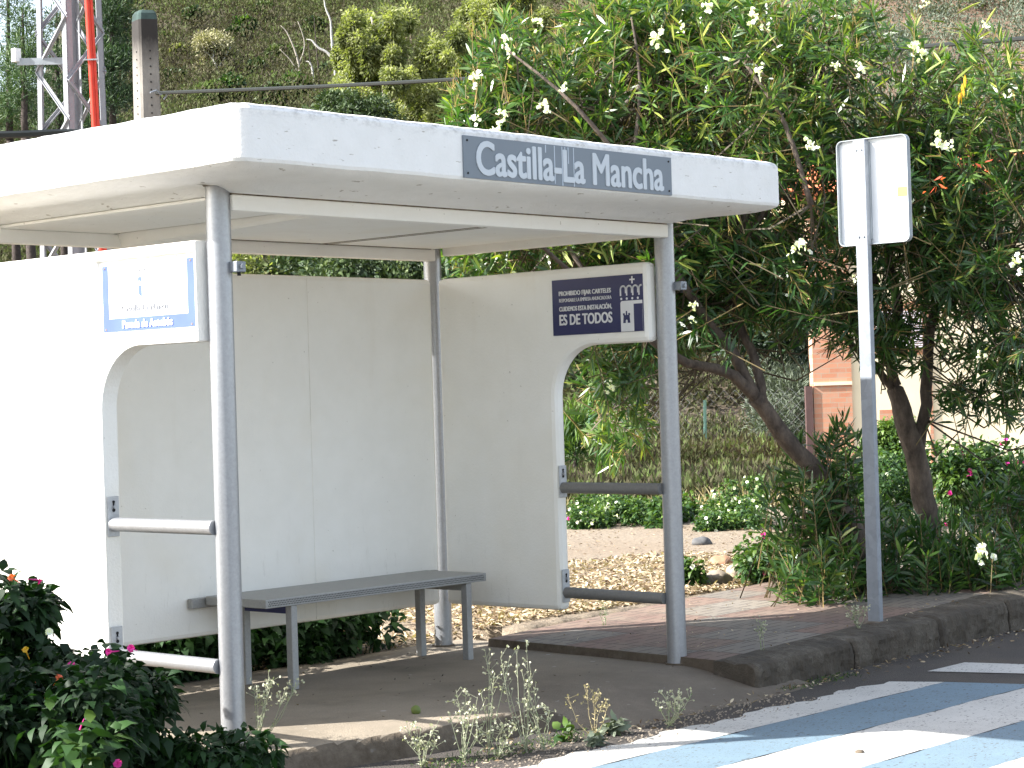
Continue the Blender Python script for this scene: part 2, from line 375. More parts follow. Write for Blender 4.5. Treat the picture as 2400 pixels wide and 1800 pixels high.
def bevel(o, wd, seg=3):
    m = o.modifiers.new('bevel', 'BEVEL'); m.width = wd; m.segments = seg; m.limit_method = 'ANGLE'; m.angle_limit = math.radians(40)
    return o
def smoothpath(pts, k=4):
    pts = [Vector(p) for p in pts]; out = []
    for i in range(len(pts)-1):
        p0 = pts[max(i-1, 0)]; p1 = pts[i]; p2 = pts[i+1]; p3 = pts[min(i+2, len(pts)-1)]
        for j in range(k):
            t = j/k
            out.append(.5*((2*p1)+(p2-p0)*t+(2*p0-5*p1+4*p2-p3)*t*t+(3*p1-p0-3*p2+p3)*t**3))
    out.append(pts[-1]); return out
def text_mesh(body, size, bold=0, sx=1.0, space=1.0):
    cu = bpy.data.curves.new('t', 'FONT'); cu.body = body; cu.size = size; cu.offset = bold; cu.extrude = .0012
    cu.resolution_u = 5; cu.space_character = space
    o = bpy.data.objects.new('t', cu); C.objects.link(o); dg = bpy.context.evaluated_depsgraph_get()
    me = bpy.data.meshes.new_from_object(o.evaluated_get(dg)); bpy.data.objects.remove(o); bpy.data.curves.remove(cu)
    v = np.empty(len(me.vertices)*3, 'f'); me.vertices.foreach_get('co', v); v = v.reshape(-1, 3); v[:, 0] *= sx
    v[:, 0] -= v[:, 0].min()
    me.materials.clear()
    return me, v
def put_text(name, body, mat, parent, o, ex, ey, width, height, bold=0, space=1.0):
    """letters fitted to width x height; o is the lower-left corner on the board; strokes are thickened by stacked copies"""
    me, v = text_mesh(body, 1.0, 0, 1, space)
    v[:, 0] *= width/(v[:, 0].max()-v[:, 0].min()); b0 = v[:, 1].min(); v[:, 1] = (v[:, 1]-b0)*height/(v[:, 1].max()-b0)
    o, ex, ey = map(Vector, (o, ex, ey)); nz_ = ex.cross(ey); zz_ = v[:, 2:3]-v[:, 2].min()
    fs = [tuple(p.vertices) for p in me.polygons]; m = MB()
    for i, (da, db) in enumerate(((0, 0),) if not bold else ((-bold, 0), (bold, 0), (0, bold), (0, -bold), (-bold*.7, bold*.7), (bold*.7, bold*.7), (bold*.7, -bold*.7), (-bold*.7, -bold*.7))):
        P = np.array(o)[None]+(v[:, :1]+da)*np.array(ex)[None]+(v[:, 1:2]+db*.7)*np.array(ey)[None]+(zz_+i*.00015)*np.array(nz_)[None]
        m.add(P.tolist(), fs)
    bpy.data.meshes.remove(me)
    return m.build(name, mat, parent, fix=False)

# ------------------------------------------------------------------ leaf meshes
def norm(a): return a/np.maximum(np.linalg.norm(a, axis=-1, keepdims=True), 1e-9)
def rdir(n, up=0):
    v = rng.normal(size=(n, 3)); v = norm(v); v[:, 2] += up; return norm(v)
class Leaves:
    def __init__(s): s.V = []; s.F3 = []; s.F4 = []; s.T = []; s.n = 0
    def _push(s, V, T, f3, f4):
        s.V.append(V); s.T.append(T); s.F3.append(f3+s.n); s.F4.append(f4+s.n); s.n += len(V)
    def leaf(s, P, D, L, Wd, tint, droop=.12, up=None, fat=.75):
        """six-vertex leaves: base, two pairs, tip, bent along their length"""
        P = np.asarray(P, float); D = norm(np.asarray(D, float)); n = len(P)
        if n == 0: return
        L = np.broadcast_to(np.asarray(L, float).reshape(-1, 1), (n, 1)); Wd = np.broadcast_to(np.asarray(Wd, float).reshape(-1, 1), (n, 1))
        r = rng.normal(size=(n, 3)) if up is None else np.broadcast_to(np.asarray(up, float), (n, 3))+rng.normal(size=(n, 3))*.45
        S = norm(np.cross(D, r)); N = np.cross(S, D); dz = np.array([[0, 0, -1.0]])
        fold = N*Wd*.18
        V = np.stack([P, P+D*L*.32+S*Wd*.5*1.0+fold, P+D*L*.32-S*Wd*.5+fold,
                      P+D*L*.68+S*Wd*.5*fat+dz*L*droop*.4+fold, P+D*L*.68-S*Wd*.5*fat+dz*L*droop*.4+fold, P+D*L+dz*L*droop], 1).reshape(-1, 3)
        k = np.arange(n)[:, None]*6
        f3 = np.concatenate([k+[[0, 2, 1]], k+[[3, 4, 5]]]); f4 = k+[[1, 2, 4, 3]]
        s._push(V, np.repeat(np.broadcast_to(tint, (n,)), 6), f3, f4)
    def quad(s, P, D, L, Wd, tint, up=None):
        P = np.asarray(P, float); D = norm(np.asarray(D, float)); n = len(P)
        if n == 0: return
        L = np.broadcast_to(np.asarray(L, float).reshape(-1, 1), (n, 1)); Wd = np.broadcast_to(np.asarray(Wd, float).reshape(-1, 1), (n, 1))
        S = norm(np.cross(D, rng.normal(size=(n, 3)) if up is None else np.broadcast_to(up, (n, 3))))
        V = np.stack([P, P+D*L*.5+S*Wd*.5, P+D*L, P+D*L*.5-S*Wd*.5], 1).reshape(-1, 3); k = np.arange(n)[:, None]*4
        s._push(V, np.repeat(np.broadcast_to(tint, (n,)), 4), np.zeros((0, 3), int), k+[[0, 1, 2, 3]])
    def stick(s, A, B, ra, rb, tint):
        """three-sided twigs from A to B"""
        A = np.asarray(A, float); B = np.asarray(B, float); n = len(A)
        if n == 0: return
        D = norm(B-A); S = norm(np.cross(D, [[.31, .17, .93]])); U = np.cross(D, S); vs = []
        ra = np.broadcast_to(np.asarray(ra, float).reshape(-1, 1), (n, 1)); rb = np.broadcast_to(np.asarray(rb, float).reshape(-1, 1), (n, 1))
        for Q, r in ((A, ra), (B, rb)):
            for t in (0, 2.094, 4.189): vs.append(Q+S*math.cos(t)*r+U*math.sin(t)*r)
        V = np.stack(vs, 1).reshape(-1, 3); k = np.arange(n)[:, None]*6
        f4 = np.concatenate([k+[[0, 1, 4, 3]], k+[[1, 2, 5, 4]], k+[[2, 0, 3, 5]]])
        s._push(V, np.repeat(np.broadcast_to(tint, (n,)), 6), np.zeros((0, 3), int), f4)
    def build(s, name, mat, parent=None, smooth=True):
        V = np.concatenate(s.V); T = np.concatenate(s.T); F3 = np.concatenate(s.F3).astype('i'); F4 = np.concatenate(s.F4).astype('i')
        if parent is not None: pass
        me = bpy.data.meshes.new(name); me.vertices.add(len(V)); me.vertices.foreach_set('co', V.astype('f').ravel())
        nl = F3.size+F4.size; me.loops.add(nl); me.loops.foreach_set('vertex_index', np.concatenate([F3.ravel(), F4.ravel()]).astype('i'))
        me.polygons.add(len(F3)+len(F4))
        st = np.concatenate([np.arange(len(F3))*3, F3.size+np.arange(len(F4))*4]).astype('i')
        me.polygons.foreach_set('loop_start', st)
        me.update(calc_edges=True); me.polygons.foreach_set('use_smooth', np.full(len(st), smooth))
        at = me.attributes.new('tint', 'FLOAT', 'POINT'); at.data.foreach_set('value', T.astype('f'))
        return link(name, me, mat, parent)

# =================================================================== SETTING
AZ0 = math.atan2(FV.x, FV.y)
def sstep(a, b, x):
    t = np.clip((x-a)/(b-a), 0, 1); return t*t*(3-2*t)
def lin(x, xs, ys): return np.interp(x, xs, ys)
_pn = {}
def nz(x, y, s, seed=0):
    """cheap smooth noise by summed sines, -1..1"""
    k = (seed,)
    if k not in _pn:
        r = np.random.default_rng(100+seed); _pn[k] = (r.uniform(-1, 1, (9, 2)), r.uniform(0, 6.28, 9))
    w_, ph = _pn[k]; o = 0
    for i in range(9): o = o+np.sin((x*w_[i, 0]+y*w_[i, 1])*s*(1+i*.45)+ph[i])/(1+i*.35)
    return o/3.2
def terrain(x, y):
    x = np.asarray(x, float); y = np.asarray(y, float)
    dx, dy = x-CX, y-CY; r = np.hypot(dx, dy); az = np.degrees(np.arctan2(dx, dy)-AZ0); az = (az+180) % 360-180
    near = .0+nz(x, y, 1.1, 1)*.02
    z = near*1.0
    z = z+sstep(24, 34, r)*sstep(7.0, 9.0, az)*-.75*(1-sstep(44, 60, r))
    start = lin(az, [-40, -5, 4, 8, 14, 40], [58, 56, 40, 40, 46, 46])
    slope = lin(az, [-40, -14, 0, 14, 40], [.33, .33, .32, .34, .36])
    cap = lin(az, [-60, -20, -14.2, -12.6, -11.2, 0, 30], [12, 16, 18.5, 19.5, 52, 75, 90])
    cap = np.where(np.abs(az) > 75, 2, cap)
    t = np.maximum(r-start, 0); hill = slope*(np.sqrt(t*t+36)-6)
    hill = cap*(1-np.exp(-hill/cap*1.0))*1.0 if False else np.minimum(hill, cap+.02*(r-start))
    z = z+hill+nz(x, y, .12, 2)*1.2*sstep(start+4, start+25, r)
    edge = sstep(1.72, 1.95, y-np.clip(x-3, 0, 12)*.06)+(sstep(1.28, 1.42, y-np.clip(x-3, 0, 12)*.06))*(x > 3.35)
    edge = np.clip(edge, 0, 1)
    z = np.where(edge < 1, -.35*(1-edge)+z*edge, z)
    z = np.where((x < -.6) & (y > -.2), -.03, z)
    return z+np.where((x > 3.4) & (y > 1.2), .045*(1-sstep(6, 14, y)), 0)
def build_terrain():
    rs = [0.6]
    while rs[-1] < 330: rs.append(rs[-1]*1.018+.02)
    a = list(np.arange(-24, 24.01, .16)); b = list(np.arange(27, 334, 3.0)); az = np.radians(np.array(a+b))+AZ0
    R_, A_ = np.meshgrid(np.array(rs), az, indexing='ij')
    X = CX+R_*np.sin(A_); Y = CY+R_*np.cos(A_); Z = terrain(X, Y)
    n, m = X.shape; V = np.stack([X, Y, Z], -1).reshape(-1, 3)
    i, j = np.meshgrid(np.arange(n-1), np.arange(m), indexing='ij'); j2 = (j+1) % m
    F = np.stack([i*m+j, i*m+j2, (i+1)*m+j2, (i+1)*m+j], -1).reshape(-1, 4)
    me = bpy.data.meshes.new('ground'); me.vertices.add(len(V)); me.vertices.foreach_set('co', V.astype('f').ravel())
    me.loops.add(F.size); me.loops.foreach_set('vertex_index', F.astype('i').ravel()); me.polygons.add(len(F))
    me.polygons.foreach_set('loop_start', (np.arange(len(F))*4).astype('i')); me.update(calc_edges=True)
    me.polygons.foreach_set('use_smooth', np.full(len(F), True))
    me.flip_normals()
    tag(link('ground', me, MDIRT), kind='structure')
build_terrain()
ZR = -.10
tag(MB().add([(-40, -14, ZR), (60, -14, ZR), (60, .2, ZR), (-40, .2, ZR)], [(0, 1, 2, 3)]).build('road', MASPH), kind='structure')
# painted stripes: worn, slightly wavy edges, 4 mm above the asphalt
def stripe(name, x0, x1, y0, y1, mat, slant=0, w0=0, w1=0):
    n = 120; top = []; bot = []
    for i in range(n+1):
        t = i/n
        xa = x0+(x1-x0)*t
        e = .016*math.sin(xa*9+y0*7)+.010*math.sin(xa*31+y0)+random.uniform(-.004, .004)
        top.append((xa-slant*0, y1+e*w1, ZR+.004)); bot.append((xa+slant*t, y0+(.012*math.sin(xa*7+y0*5)+random.uniform(-.003, .003))*w0, ZR+.004))
    m = MB(); m.add(top+bot, [(i, n+1+i, n+2+i, i+1) for i in range(n)]); return tag(m.build(name, mat), kind='structure')
stripe('road_stripe', -1.6, 3.54, -1.165, -.905, MPW, .12, .3, 1.5)
stripe('road_stripe', -1.6, 3.66, -1.595, -1.169, MPB, .14, .3, .3)
stripe('road_stripe', -1.6, 3.80, -2.07, -1.599, MPW, .14, .3, .3)
stripe('road_stripe', -1.6, 3.94, -2.49, -2.074, MPB, .14, .3, .3)
stripe('road_stripe', -1.6, 4.08, -2.95, -2.494, MPW, .14, .3, .3)
stripe('road_stripe', -1.6, 4.22, -3.40, -2.954, MPB, .14, .3, .3)
m = MB(); m.add([(3.96, -.89, ZR+.004), (4.12, -1.36, ZR+.004), (4.55, -2.6, ZR+.004), (4.95, -2.6, ZR+.004), (4.45, -1.25, ZR+.004), (4.36, -.885, ZR+.004)], [(0, 1, 2, 3, 4, 5)])
tag(m.build('road_stripe', MPW), kind='structure')
# concrete slab under the shelter, with its broken kerb edge and the ramp down to the road
def build_slab():
    xs = np.arange(-5, 3.301, .03); ys = np.concatenate([np.arange(-1.15, .3, .018), np.arange(.3, 1.86, .06)])
    X, Y = np.meshgrid(xs, ys, indexing='ij')
    ye = lin(X, [-5, -.1, .35, .8, 1.3, 1.5, 1.6], [-.20, -.21, -.26, -.335, -.345, -.40, -.40])+nz(X, Y*0, 5, 3)*.012
    zk = -(ZR*-1+.03)*sstep(0, 1, (ye+.02-Y)/.075)**.8
    ramp = -.115*sstep(0, 1, (-.02-Y)/.85)
    t = sstep(1.46, 1.68, X-.12*np.clip(-.4-Y, 0, 1))
    Z = zk*(1-t)+ramp*t+nz(X, Y, 2.2, 4)*.005+nz(X, Y, 9, 5)*.002
    Z += sstep(1.46, 1.56, X)*(1-sstep(1.62, 1.8, X))*sstep(.05, .2, -Y)*(1-sstep(.45, .7, -Y))*-.012
    Z = np.where(Y > 1.83, -.3, Z); n, m_ = X.shape
    V = np.stack([X, Y, Z], -1).reshape(-1, 3); i, j = np.meshgrid(np.arange(n-1), np.arange(m_-1), indexing='ij')
    F = np.stack([i*m_+j, (i+1)*m_+j, (i+1)*m_+j+1, i*m_+j+1], -1).reshape(-1, 4)
    mb = MB(); mb.v = [tuple(v) for v in V]; mb.f = [tuple(f) for f in F.tolist()]
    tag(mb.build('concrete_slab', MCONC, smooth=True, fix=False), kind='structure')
build_slab()
def yk(x): return -.45+.055*(x-3)
def zp(x): return .026+.017*np.minimum(x-3, 4)+.004*np.maximum(x-7, 0)
def build_kerb():
    mb = MB(); x = 2.9; random.seed(3)
    prof = [(-.108, -.24), (-.108, -.17), (-.106, -.14), (-.105, -.11), (-.104, -.08), (-.103, -.05), (-.100, -.02), (-.088, .004), (-.06, .015), (-.02, .018), (.04, .018), (.09, .018), (.14, .018), (.17, .017), (.175, -.1)]
    while x < 16:
        L = random.choice([.98, 1.05, .9]); rings = []; off = random.uniform(-.012, .012); n = 44
        for i in range(n+1):
            xx = x+.006+(L-.012)*i/n; e = 0
            if i in (0, n): e = .012
            ring = []
            for (dy, dz) in prof:
                q = noise.noise(Vector((xx*6, dy*20, dz*20)))*.010+noise.noise(Vector((xx*20, dy*50, dz*50)))*.012+noise.noise(Vector((xx*48, dy*90, dz*90)))*.009
                fr = 1 if dz > -.1 else .3
                ring.append((xx, yk(xx)+dy+off+q+(e if dy < 0 else 0), zp(xx)+dz+(q*.7-e*.6 if dy < .1 else 0)*fr))
            rings.append(ring)
        mb.loops(rings); x += L
    tag(mb.build('kerb', MKERB, smooth=False), kind='structure')
build_kerb(); random.seed(11)
def build_pavement():
    xs = np.arange(3.04, 18, .15); mb = MB(); V = []; n = 10
    for x in xs:
        y0 = yk(x)+.165; y1 = 1.40+.06*(x-3)
        x_ = x
        for j in range(n+1):
            y = y0+(y1-y0)*j/n
            V.append((x_+(-.10*(1-j/n)+.04*(j/n) if x < 3.1 else 0), y, zp(x)+.016+nz(x, y, 2.0, 6)*.004))
    mb.v = V; N = n+1
    mb.f = [(i*N+j, (i+1)*N+j, (i+1)*N+j+1, i*N+j+1) for i in range(len(xs)-1) for j in range(n)]
    k = len(mb.v)
    # left end face
    ef = MB(); ef.v = [(V[j][0]-.001, V[j][1], V[j][2]+.001) for j in range(N)]+[(V[j][0]-.014, V[j][1], -.05) for j in range(N)]; ef.f = [(j, j+1, N+j+1, N+j) for j in range(n)]
    tag(ef.build('pavement_edge', MCONC, fix=False), kind='structure')
    tag(mb.build('pavement', MTILE, smooth=False, fix=False), kind='structure')
build_pavement()

# =================================================================== BUS SHELTER
L_, W_ = 2.984, 1.662
OX, OY = .335, .525
SH = thing('bus_shelter', (L_/2, W_/2, 0), 'white concrete bus shelter on silver posts, with the region name board on its roof edge', 'bus shelter')
def rrect(x0, y0, x1, y1, r, n=6):
    out = []
    for cx, cy, a0 in ((x1-r, y1-r, 0), (x0+r, y1-r, 90), (x0+r, y0+r, 180), (x1-r, y0+r, 270)):
        for i in range(n+1):
            a = math.radians(a0+90*i/n); out.append((cx+r*math.cos(a), cy+r*math.sin(a)))
    return out
def subdiv(ring, step):
    out = []; n = len(ring)
    for i in range(n):
        a = Vector(ring[i]); b = Vector(ring[(i+1) % n]); k = max(1, int((b-a).length/step))
        for j in range(k): out.append(a+(b-a)*j/k)
    return out
def roof():
    x0, y0, x1, y1 = -OX, -OY, L_+OX, W_+OY
    prof = [(.9, 2.560), (.10, 2.562), (.035, 2.560), (.012, 2.552), (.001, 2.535), (0, 2.48), (0, 2.40), (0, 2.345), (.006, 2.332), (.028, 2.320), (.075, 2.308), (.15, 2.302), (.24, 2.300), (.30, 2.296), (.345, 2.276), (.37, 2.268)]
    rings = []; base = subdiv(rrect(x0, y0, x1, y1, .07, 6), .05); cx, cy = (x0+x1)/2, (y0+y1)/2
    hx, hy = (x1-x0)/2, (y1-y0)/2
    for k, (o, z) in enumerate(prof):
        ring = []
        for p in base:
            sx = (hx-o)/hx; sy = (hy-o)/hy; q = Vector((cx+(p.x-cx)*sx, cy+(p.y-cy)*sy, z))
            if 1 <= k <= 4: q.z += noise.noise(Vector((p.x*6, p.y*6, 1)))*.003+noise.noise(Vector((p.x*31, p.y*31, 1)))*.003
            if 7 <= k <= 11: q.z += noise.noise(Vector((p.x*5, p.y*5, 4)))*.003
            ring.append(q)
        rings.append(ring)
    mb = MB().loops(rings)
    return mb.build('roof', MROOF, SH, auto=24)
RF = roof()
# ceiling: two inset panels and a rib, seams left open between them
ce = MB(); ce.box((.04, .05, 2.252), (.70, W_-.04, 2.266)); ce.box((.74, .05, 2.252), (2.93, W_-.04, 2.266)); CE = ce.build('ceiling_panel', MWIN, RF)
bevel(CE, .006, 2)
sm = MB(); sm.box((2.055, .06, 2.2495), (2.066, W_-.05, 2.2525)); sm.box((2.105, .06, 2.2495), (2.112, W_-.05, 2.2525)); sm.box((1.03, W_-.078, 2.2485), (2.9, W_-.068, 2.2525)); sm.box((.722, .06, 2.2495), (.730, W_-.05, 2.2525)); sm.build('seam', MRUST, RF)
rb = MB(); rb.add([(.72, .06, 2.2535), (1.02, .06, 2.2535), (1.02, W_-.035, 2.2535), (.72, W_-.035, 2.2535), (.745, .06, 2.232), (.99, .06, 2.232), (.985, W_-.035, 2.19), (.742, W_-.035, 2.19)],
                  [(0, 1, 2, 3), (7, 6, 5, 4), (4, 5, 1, 0), (5, 6, 2, 1), (6, 7, 3, 2), (7, 4, 0, 3)])
rb.build('ceiling_rib', MWIN, RF)
for (nm, y, za, zb, xa, xb) in (('front', -.030, 2.196, 2.262, .0, L_-.02), ('back', W_-.035, 2.186, 2.252, -.12, L_-.02)):
    b = MB().box((xa+.03, y-.028, za), (xb-.015, y+.035, zb)).build('cross_beam', MWIN, SH); bevel(b, .006, 2)
    MB().box((xa+.03, y-.020, zb-.002), (xb-.015, y+.03, 2.268)).build('beam_joint', MRUST, b)
rr_ = MB().box((L_+.02, .08, 2.215), (L_+.075, W_-.06, 2.27)).build('cross_beam', MWIN, SH); bevel(rr_, .008, 2)
# posts
for (x, y) in ((0, 0), (L_, 0), (L_, W_), (0, W_)):
    r = .0505; n = 40
    rings = [[(x+rr*math.cos(2*math.pi*i/n), y+rr*math.sin(2*math.pi*i/n), z) for i in range(n)] for rr, z in ((r, -.05), (r, 1.0), (r, 2.19), (r, 2.305))]
    po = MB().loops(rings).build('post', MPOST, SH, auto=40)
    MB().add([(x+(.062+.02*math.sin(i*2.3))*math.cos(i*.5236), y+(.062+.02*math.sin(i*1.7))*math.sin(i*.5236), 2.2965) for i in range(12)], [tuple(range(12))]).build('cap_plate', MRUST, po)
    ring = [(x+(.058+.012*random.random())*math.cos(i*.2618), y+(.058+.012*random.random())*math.sin(i*.2618), .008) for i in range(24)]
    MB().loops([[(a, b, -.02) for a, b, _ in ring], ring]).build('base_collar', MCONC, po)
for (x, y, pts) in ((0, 0, ((-.10, -.03, .09), (.08, -.07, .05), (-.16, -.10, .03))), (L_, 0, ((-.09, -.06, .06), (.09, -.05, .07))), (L_, W_, ((-.10, -.05, .05), (.07, -.07, .05)))):
    for (dx, dy, ln) in pts:
        MB().add([(x+dx-ln/2, y+dy, 2.2955), (x+dx, y+dy-.008, 2.2955), (x+dx+ln/2, y+dy+.004, 2.2955), (x+dx+ln*.1, y+dy+.010, 2.2955)], [(0, 1, 2, 3)]).build('crack', MRUST, RF)
# clamps on the front posts
for (x, z) in ((.0, 1.965), (L_, 1.948)):
    c = MB().box((x+.012, -.092, z-.022), (x+.062, -.040, z+.022)).build('clamp', MGALV, SH); bevel(c, .004, 2)
    MB().tube([(x+.036, -.092, z), (x+.036, -.104, z)], .011, 6).build('bolt', MGALV, c)
    MB().tube([(x+.042, -.07, z-.022), (x+.042, -.07, z-.036)], .008, 8).build('bolt', MBLK, c)
# side wall outline in (y,z)
def side_outline(yb):
    p = [(yb, .25), (yb, 2.078), (.050, 2.078), (.046, 1.665), (.43, 1.665)]
    for i in range(1, 12):
        a = math.radians(90*i/12); p.append((.43+.27*math.sin(a)*1.0, 1.395+.27*math.cos(a)))
    p += [(.70, 1.395), (.70, .25)]
    return p
def boolcut(o, cutter):
    md = o.modifiers.new('b', 'BOOLEAN'); md.object = cutter; md.operation = 'DIFFERENCE'; md.solver = 'EXACT'
    dg = bpy.context.evaluated_depsgraph_get(); dg.update(); me = bpy.data.meshes.new_from_object(o.evaluated_get(dg))
    o.modifiers.clear(); old = o.data; me.name = old.name; o.data = me; bpy.data.objects.remove(cutter)
def sidewall(xo, xi, name):
    o = MB().prism(side_outline(W_-.06 if xo < 0 else W_-.115), (xo, 0, 0), (0, 1, 0), (0, 0, 1), (xi-xo, 0, 0)).build(name, MW if xo < 0 else MWIN, SH)
    return o
lw = sidewall(-.085, -.002, 'left_wall')
cut = MB().box((-.2, .062, 1.712), (-.066, .715, 2.035)).build('cut', None)
bpy.context.view_layer.update(); boolcut(lw, cut); bevel(lw, .022, 2)
for pol in lw.data.polygons: pol.use_smooth = False
rw = sidewall(L_-.005, L_-.088, 'right_wall'); bevel(rw, .026, 2)
# back wall: two panels meeting in one face with a faint joint
bw = MB().box((.02, W_-.085, .25), (L_-.098, W_-.005, 2.078)).build('back_wall', MWIN, SH); bevel(bw, .024, 2)
MB().box((1.93, W_-.0865, .262), (1.934, W_-.083, 2.064)).build('panel_joint', plain('faint_joint_line', (.78, .76, .70), .8), bw)  # thin seam strip in a tone close to the wall paint
# joint strip between wall panels at the back-right post (the dark post seen between the panels)
# rails with brackets
def rail(xc, z, dz, wally, par):
    r = MB().tube([(xc, wally-.002, z), (xc, .03, z+dz)], .030, 20, True).build('rail', MPOST if xc < 1 else MRAIL, par, auto=40)
    return r
for (xc, wl) in ((-.043, lw), (L_-.047, rw)):
    for (z, dz) in ((.907, -.002), (.345, -.005)):
        r = rail(xc, z, dz, .70, SH)
        pl = MB().box((xc-.030, .6925, z-.052), (xc+.030, .6985, z+.125 if z < .5 else z+.120)).build('bracket', MBRK, r); bevel(pl, .002, 1)
        s = MB(); zz = z+.085
        s.tube([(xc, .692, zz-.024), (xc, .6895, zz-.024)], .0075, 8); s.tube([(xc, .692, zz+.012), (xc, .6895, zz+.012)], .0065, 8)
        s.box((xc-.004, .6905, zz-.024), (xc+.004, .692, zz+.012)); s.build('key_slot', MBLK, pl)
        MB().tube([(xc+.004, .692, zz-.010), (xc+.004, .680, zz-.010)], .009, 6).build('bolt', MBRK, pl)

# --- roof name board
def arcpts(cx, cy, r, a0, a1, n=10): return [(cx+r*math.cos(math.radians(a0+(a1-a0)*i/n)), cy+r*math.sin(math.radians(a0+(a1-a0)*i/n))) for i in range(n+1)]
def ribbon(mb, pts, wd, o, ex, ey, dn):
    """flat stroke following 2-D points"""
    for i in range(len(pts)-1):
        a = Vector(pts[i]); b = Vector(pts[i+1]); d = (b-a); 
        if d.length < 1e-6: continue
        d.normalize(); nn = Vector((-d.y, d.x))*wd/2; a = a-d*wd*.12; b = b+d*wd*.12
        mb.prism([tuple(a-nn), tuple(b-nn), tuple(b+nn), tuple(a+nn)], o, ex, ey, dn)
BX0, BX1, BZ0, BZ1 = .910, 2.360, 2.338, 2.518
nb = MB().box((BX0, -OY-.009, BZ0), (BX1, -OY+.01, BZ1)).build('name_board', MSTEELBLUE, SH)
put_text('lettering', 'Castilla-La Mancha', MLETTER, nb, (BX0+.080, -OY-.0098, BZ0+.019), (1, 0, 0), (0, 0, 1), 1.30, .142, .0058, 1.0)
d = MB()
for (x, z0, z1) in ((1.44, 2.48, BZ1-.004), (1.500, 2.345, BZ1-.004), (1.552, BZ0+.001, BZ1-.004), (1.572, 2.45, BZ1-.004), (1.632, BZ0+.001, BZ1-.004), (1.595, 2.44, BZ1-.004)):
    d.box((x, -OY-.0104, z0), (x+.005, -OY-.0088, z1))
d.build('paint_drips', MDRIP, nb)
for x in (BX0+.022, BX1-.022):
    for z in (BZ0+.02, BZ1-.02): MB().tube([(x, -OY-.0088, z), (x, -OY-.0115, z)], .005, 8).build('screw', MBLK, nb)
# --- crest drawing shared by both wall signs (units: shield width 1)
def crest(par, o, ex, ey, nrm, s, light, dark, clip=None, low=-9, solid_left=True):
    """shield with a tower, crown of four arches, dots and a cross"""
    t = Vector(nrm)*.0012
    def lay(k): return Vector(o)+Vector(nrm)*k
    def P(pts): return [(min(a, clip) if clip else a, b) for a, b in pts]
    # shield outer
    sh = [(0, 1.45), (0, .45)]+[(a, b) for a, b in arcpts(.45, .45, .45, 180, 270, 8)]+[(a, b) for a, b in arcpts(.55, .45, .45, 270, 360, 8)]+[(1, 1.45)]+arcpts(.92, 1.45, .08, 0, 90, 3)+arcpts(.08, 1.45, .08, 90, 180, 3)
    sh = [(a*s, b*s) for a, b in sh]; C_ = clip if clip else 9
    m = MB().prism([(min(a, C_), max(b, low)) for a, b in sh], lay(.0006), ex, ey, t); m.build('shield', light, par)
    inn = [(.54, 1.42), (.54, .06), (.60, .06)]+arcpts(.60, .42, .34, 285, 360, 6)+[(.94, 1.42)]
    lf = [(.05, 1.46), (.05, .45)]+arcpts(.42, .42, .37, 190, 262, 6)+[(.47, .03), (.47, 1.46)]
    half = inn if not solid_left else lf
    MB().prism([(min(a*s, C_), max(b*s, low)) for a, b in half], lay(.0020), ex, ey, t*.4).build('shield_half', dark, par)
    tw = [(.0, 0), (.13, 0), (.13, .14), (.18, .20), (.23, .14), (.23, 0), (.36, 0), (.33, .42), (.36, .42), (.36, .54), (.27, .54), (.27, .44), (.215, .44), (.215, .66), (.145, .66), (.145, .44), (.09, .44), (.09, .54), (0, .54), (0, .42), (.03, .42)]
    MB().prism([((a*.80+.10)*s, (b*.58+.82)*s) for a, b in tw], lay(.0026), ex, ey, t*.5).build('tower', light if solid_left else dark, par)
    m = MB()
    for i in range(4):
        c = .12+i*.25; pts = [(c-.105, 1.70)]+arcpts(c, 1.90, .105, 180, 0, 8)+([(c+.105, 1.78)] if i < 3 else [(c+.105, 1.70)])
        pts = [(a*s, b*s) for a, b in pts if a*s < C_-.0]; 
        if len(pts) > 1: ribbon(m, pts, .055*s, lay(.0006), ex, ey, t)
    for i in range(5):
        if (.04+i*.225)*s < C_: m.prism([(min(a, C_), b) for a, b in arcpts((.04+i*.225)*s, 1.60*s, .04*s, 0, 324, 9)], lay(.0006), ex, ey, t)
    ribbon(m, [(.5*s, 2.08*s), (.5*s, 2.30*s)], .05*s, lay(.0006), ex, ey, t); ribbon(m, [(.40*s, 2.20*s), (.60*s, 2.20*s)], .05*s, lay(.0008), ex, ey, t)
    m.build('crown', light if not solid_left else MGPRINT, par)
# right wall sign (seen on the inner face, x = L_-.088)
XR = L_-.088
y0s, y1s, z0s, z1s = .690, .078, 1.722, 2.018
ns = MB().box((XR-.006, y1s, z0s), (XR+.004, y0s, z1s)).build('notice_board', MNAVY, SH)
ex, ey = Vector((0, -1, 0)), Vector((0, 0, 1)); ox = XR-.0068
def nt_(body, y, z, wd, h, b): put_text('lettering', body, MWPRINT, ns, (ox, y, z), ex, ey, wd, h, b, 1.0)
nt_('PROHIBIDO FIJAR CARTELES', y0s-.050, 1.925, .355, .031, .0008)
nt_('RESPONSABLE LA EMPRESA ANUNCIADORA', y0s-.050, 1.898, .358, .019, 0)
nt_('CUIDEMOS ESTA INSTALACIÓN,', y0s-.050, 1.846, .358, .034, .0009)
nt_('ES DE TODOS', y0s-.050, 1.776, .358, .055, .0022)
crest(ns, (ox+.0008, y0s-.466, z0s-.087), ex, ey, (-1, 0, 0), .162, MWPRINT, MNAVY, .1445, .0885, solid_left=False)
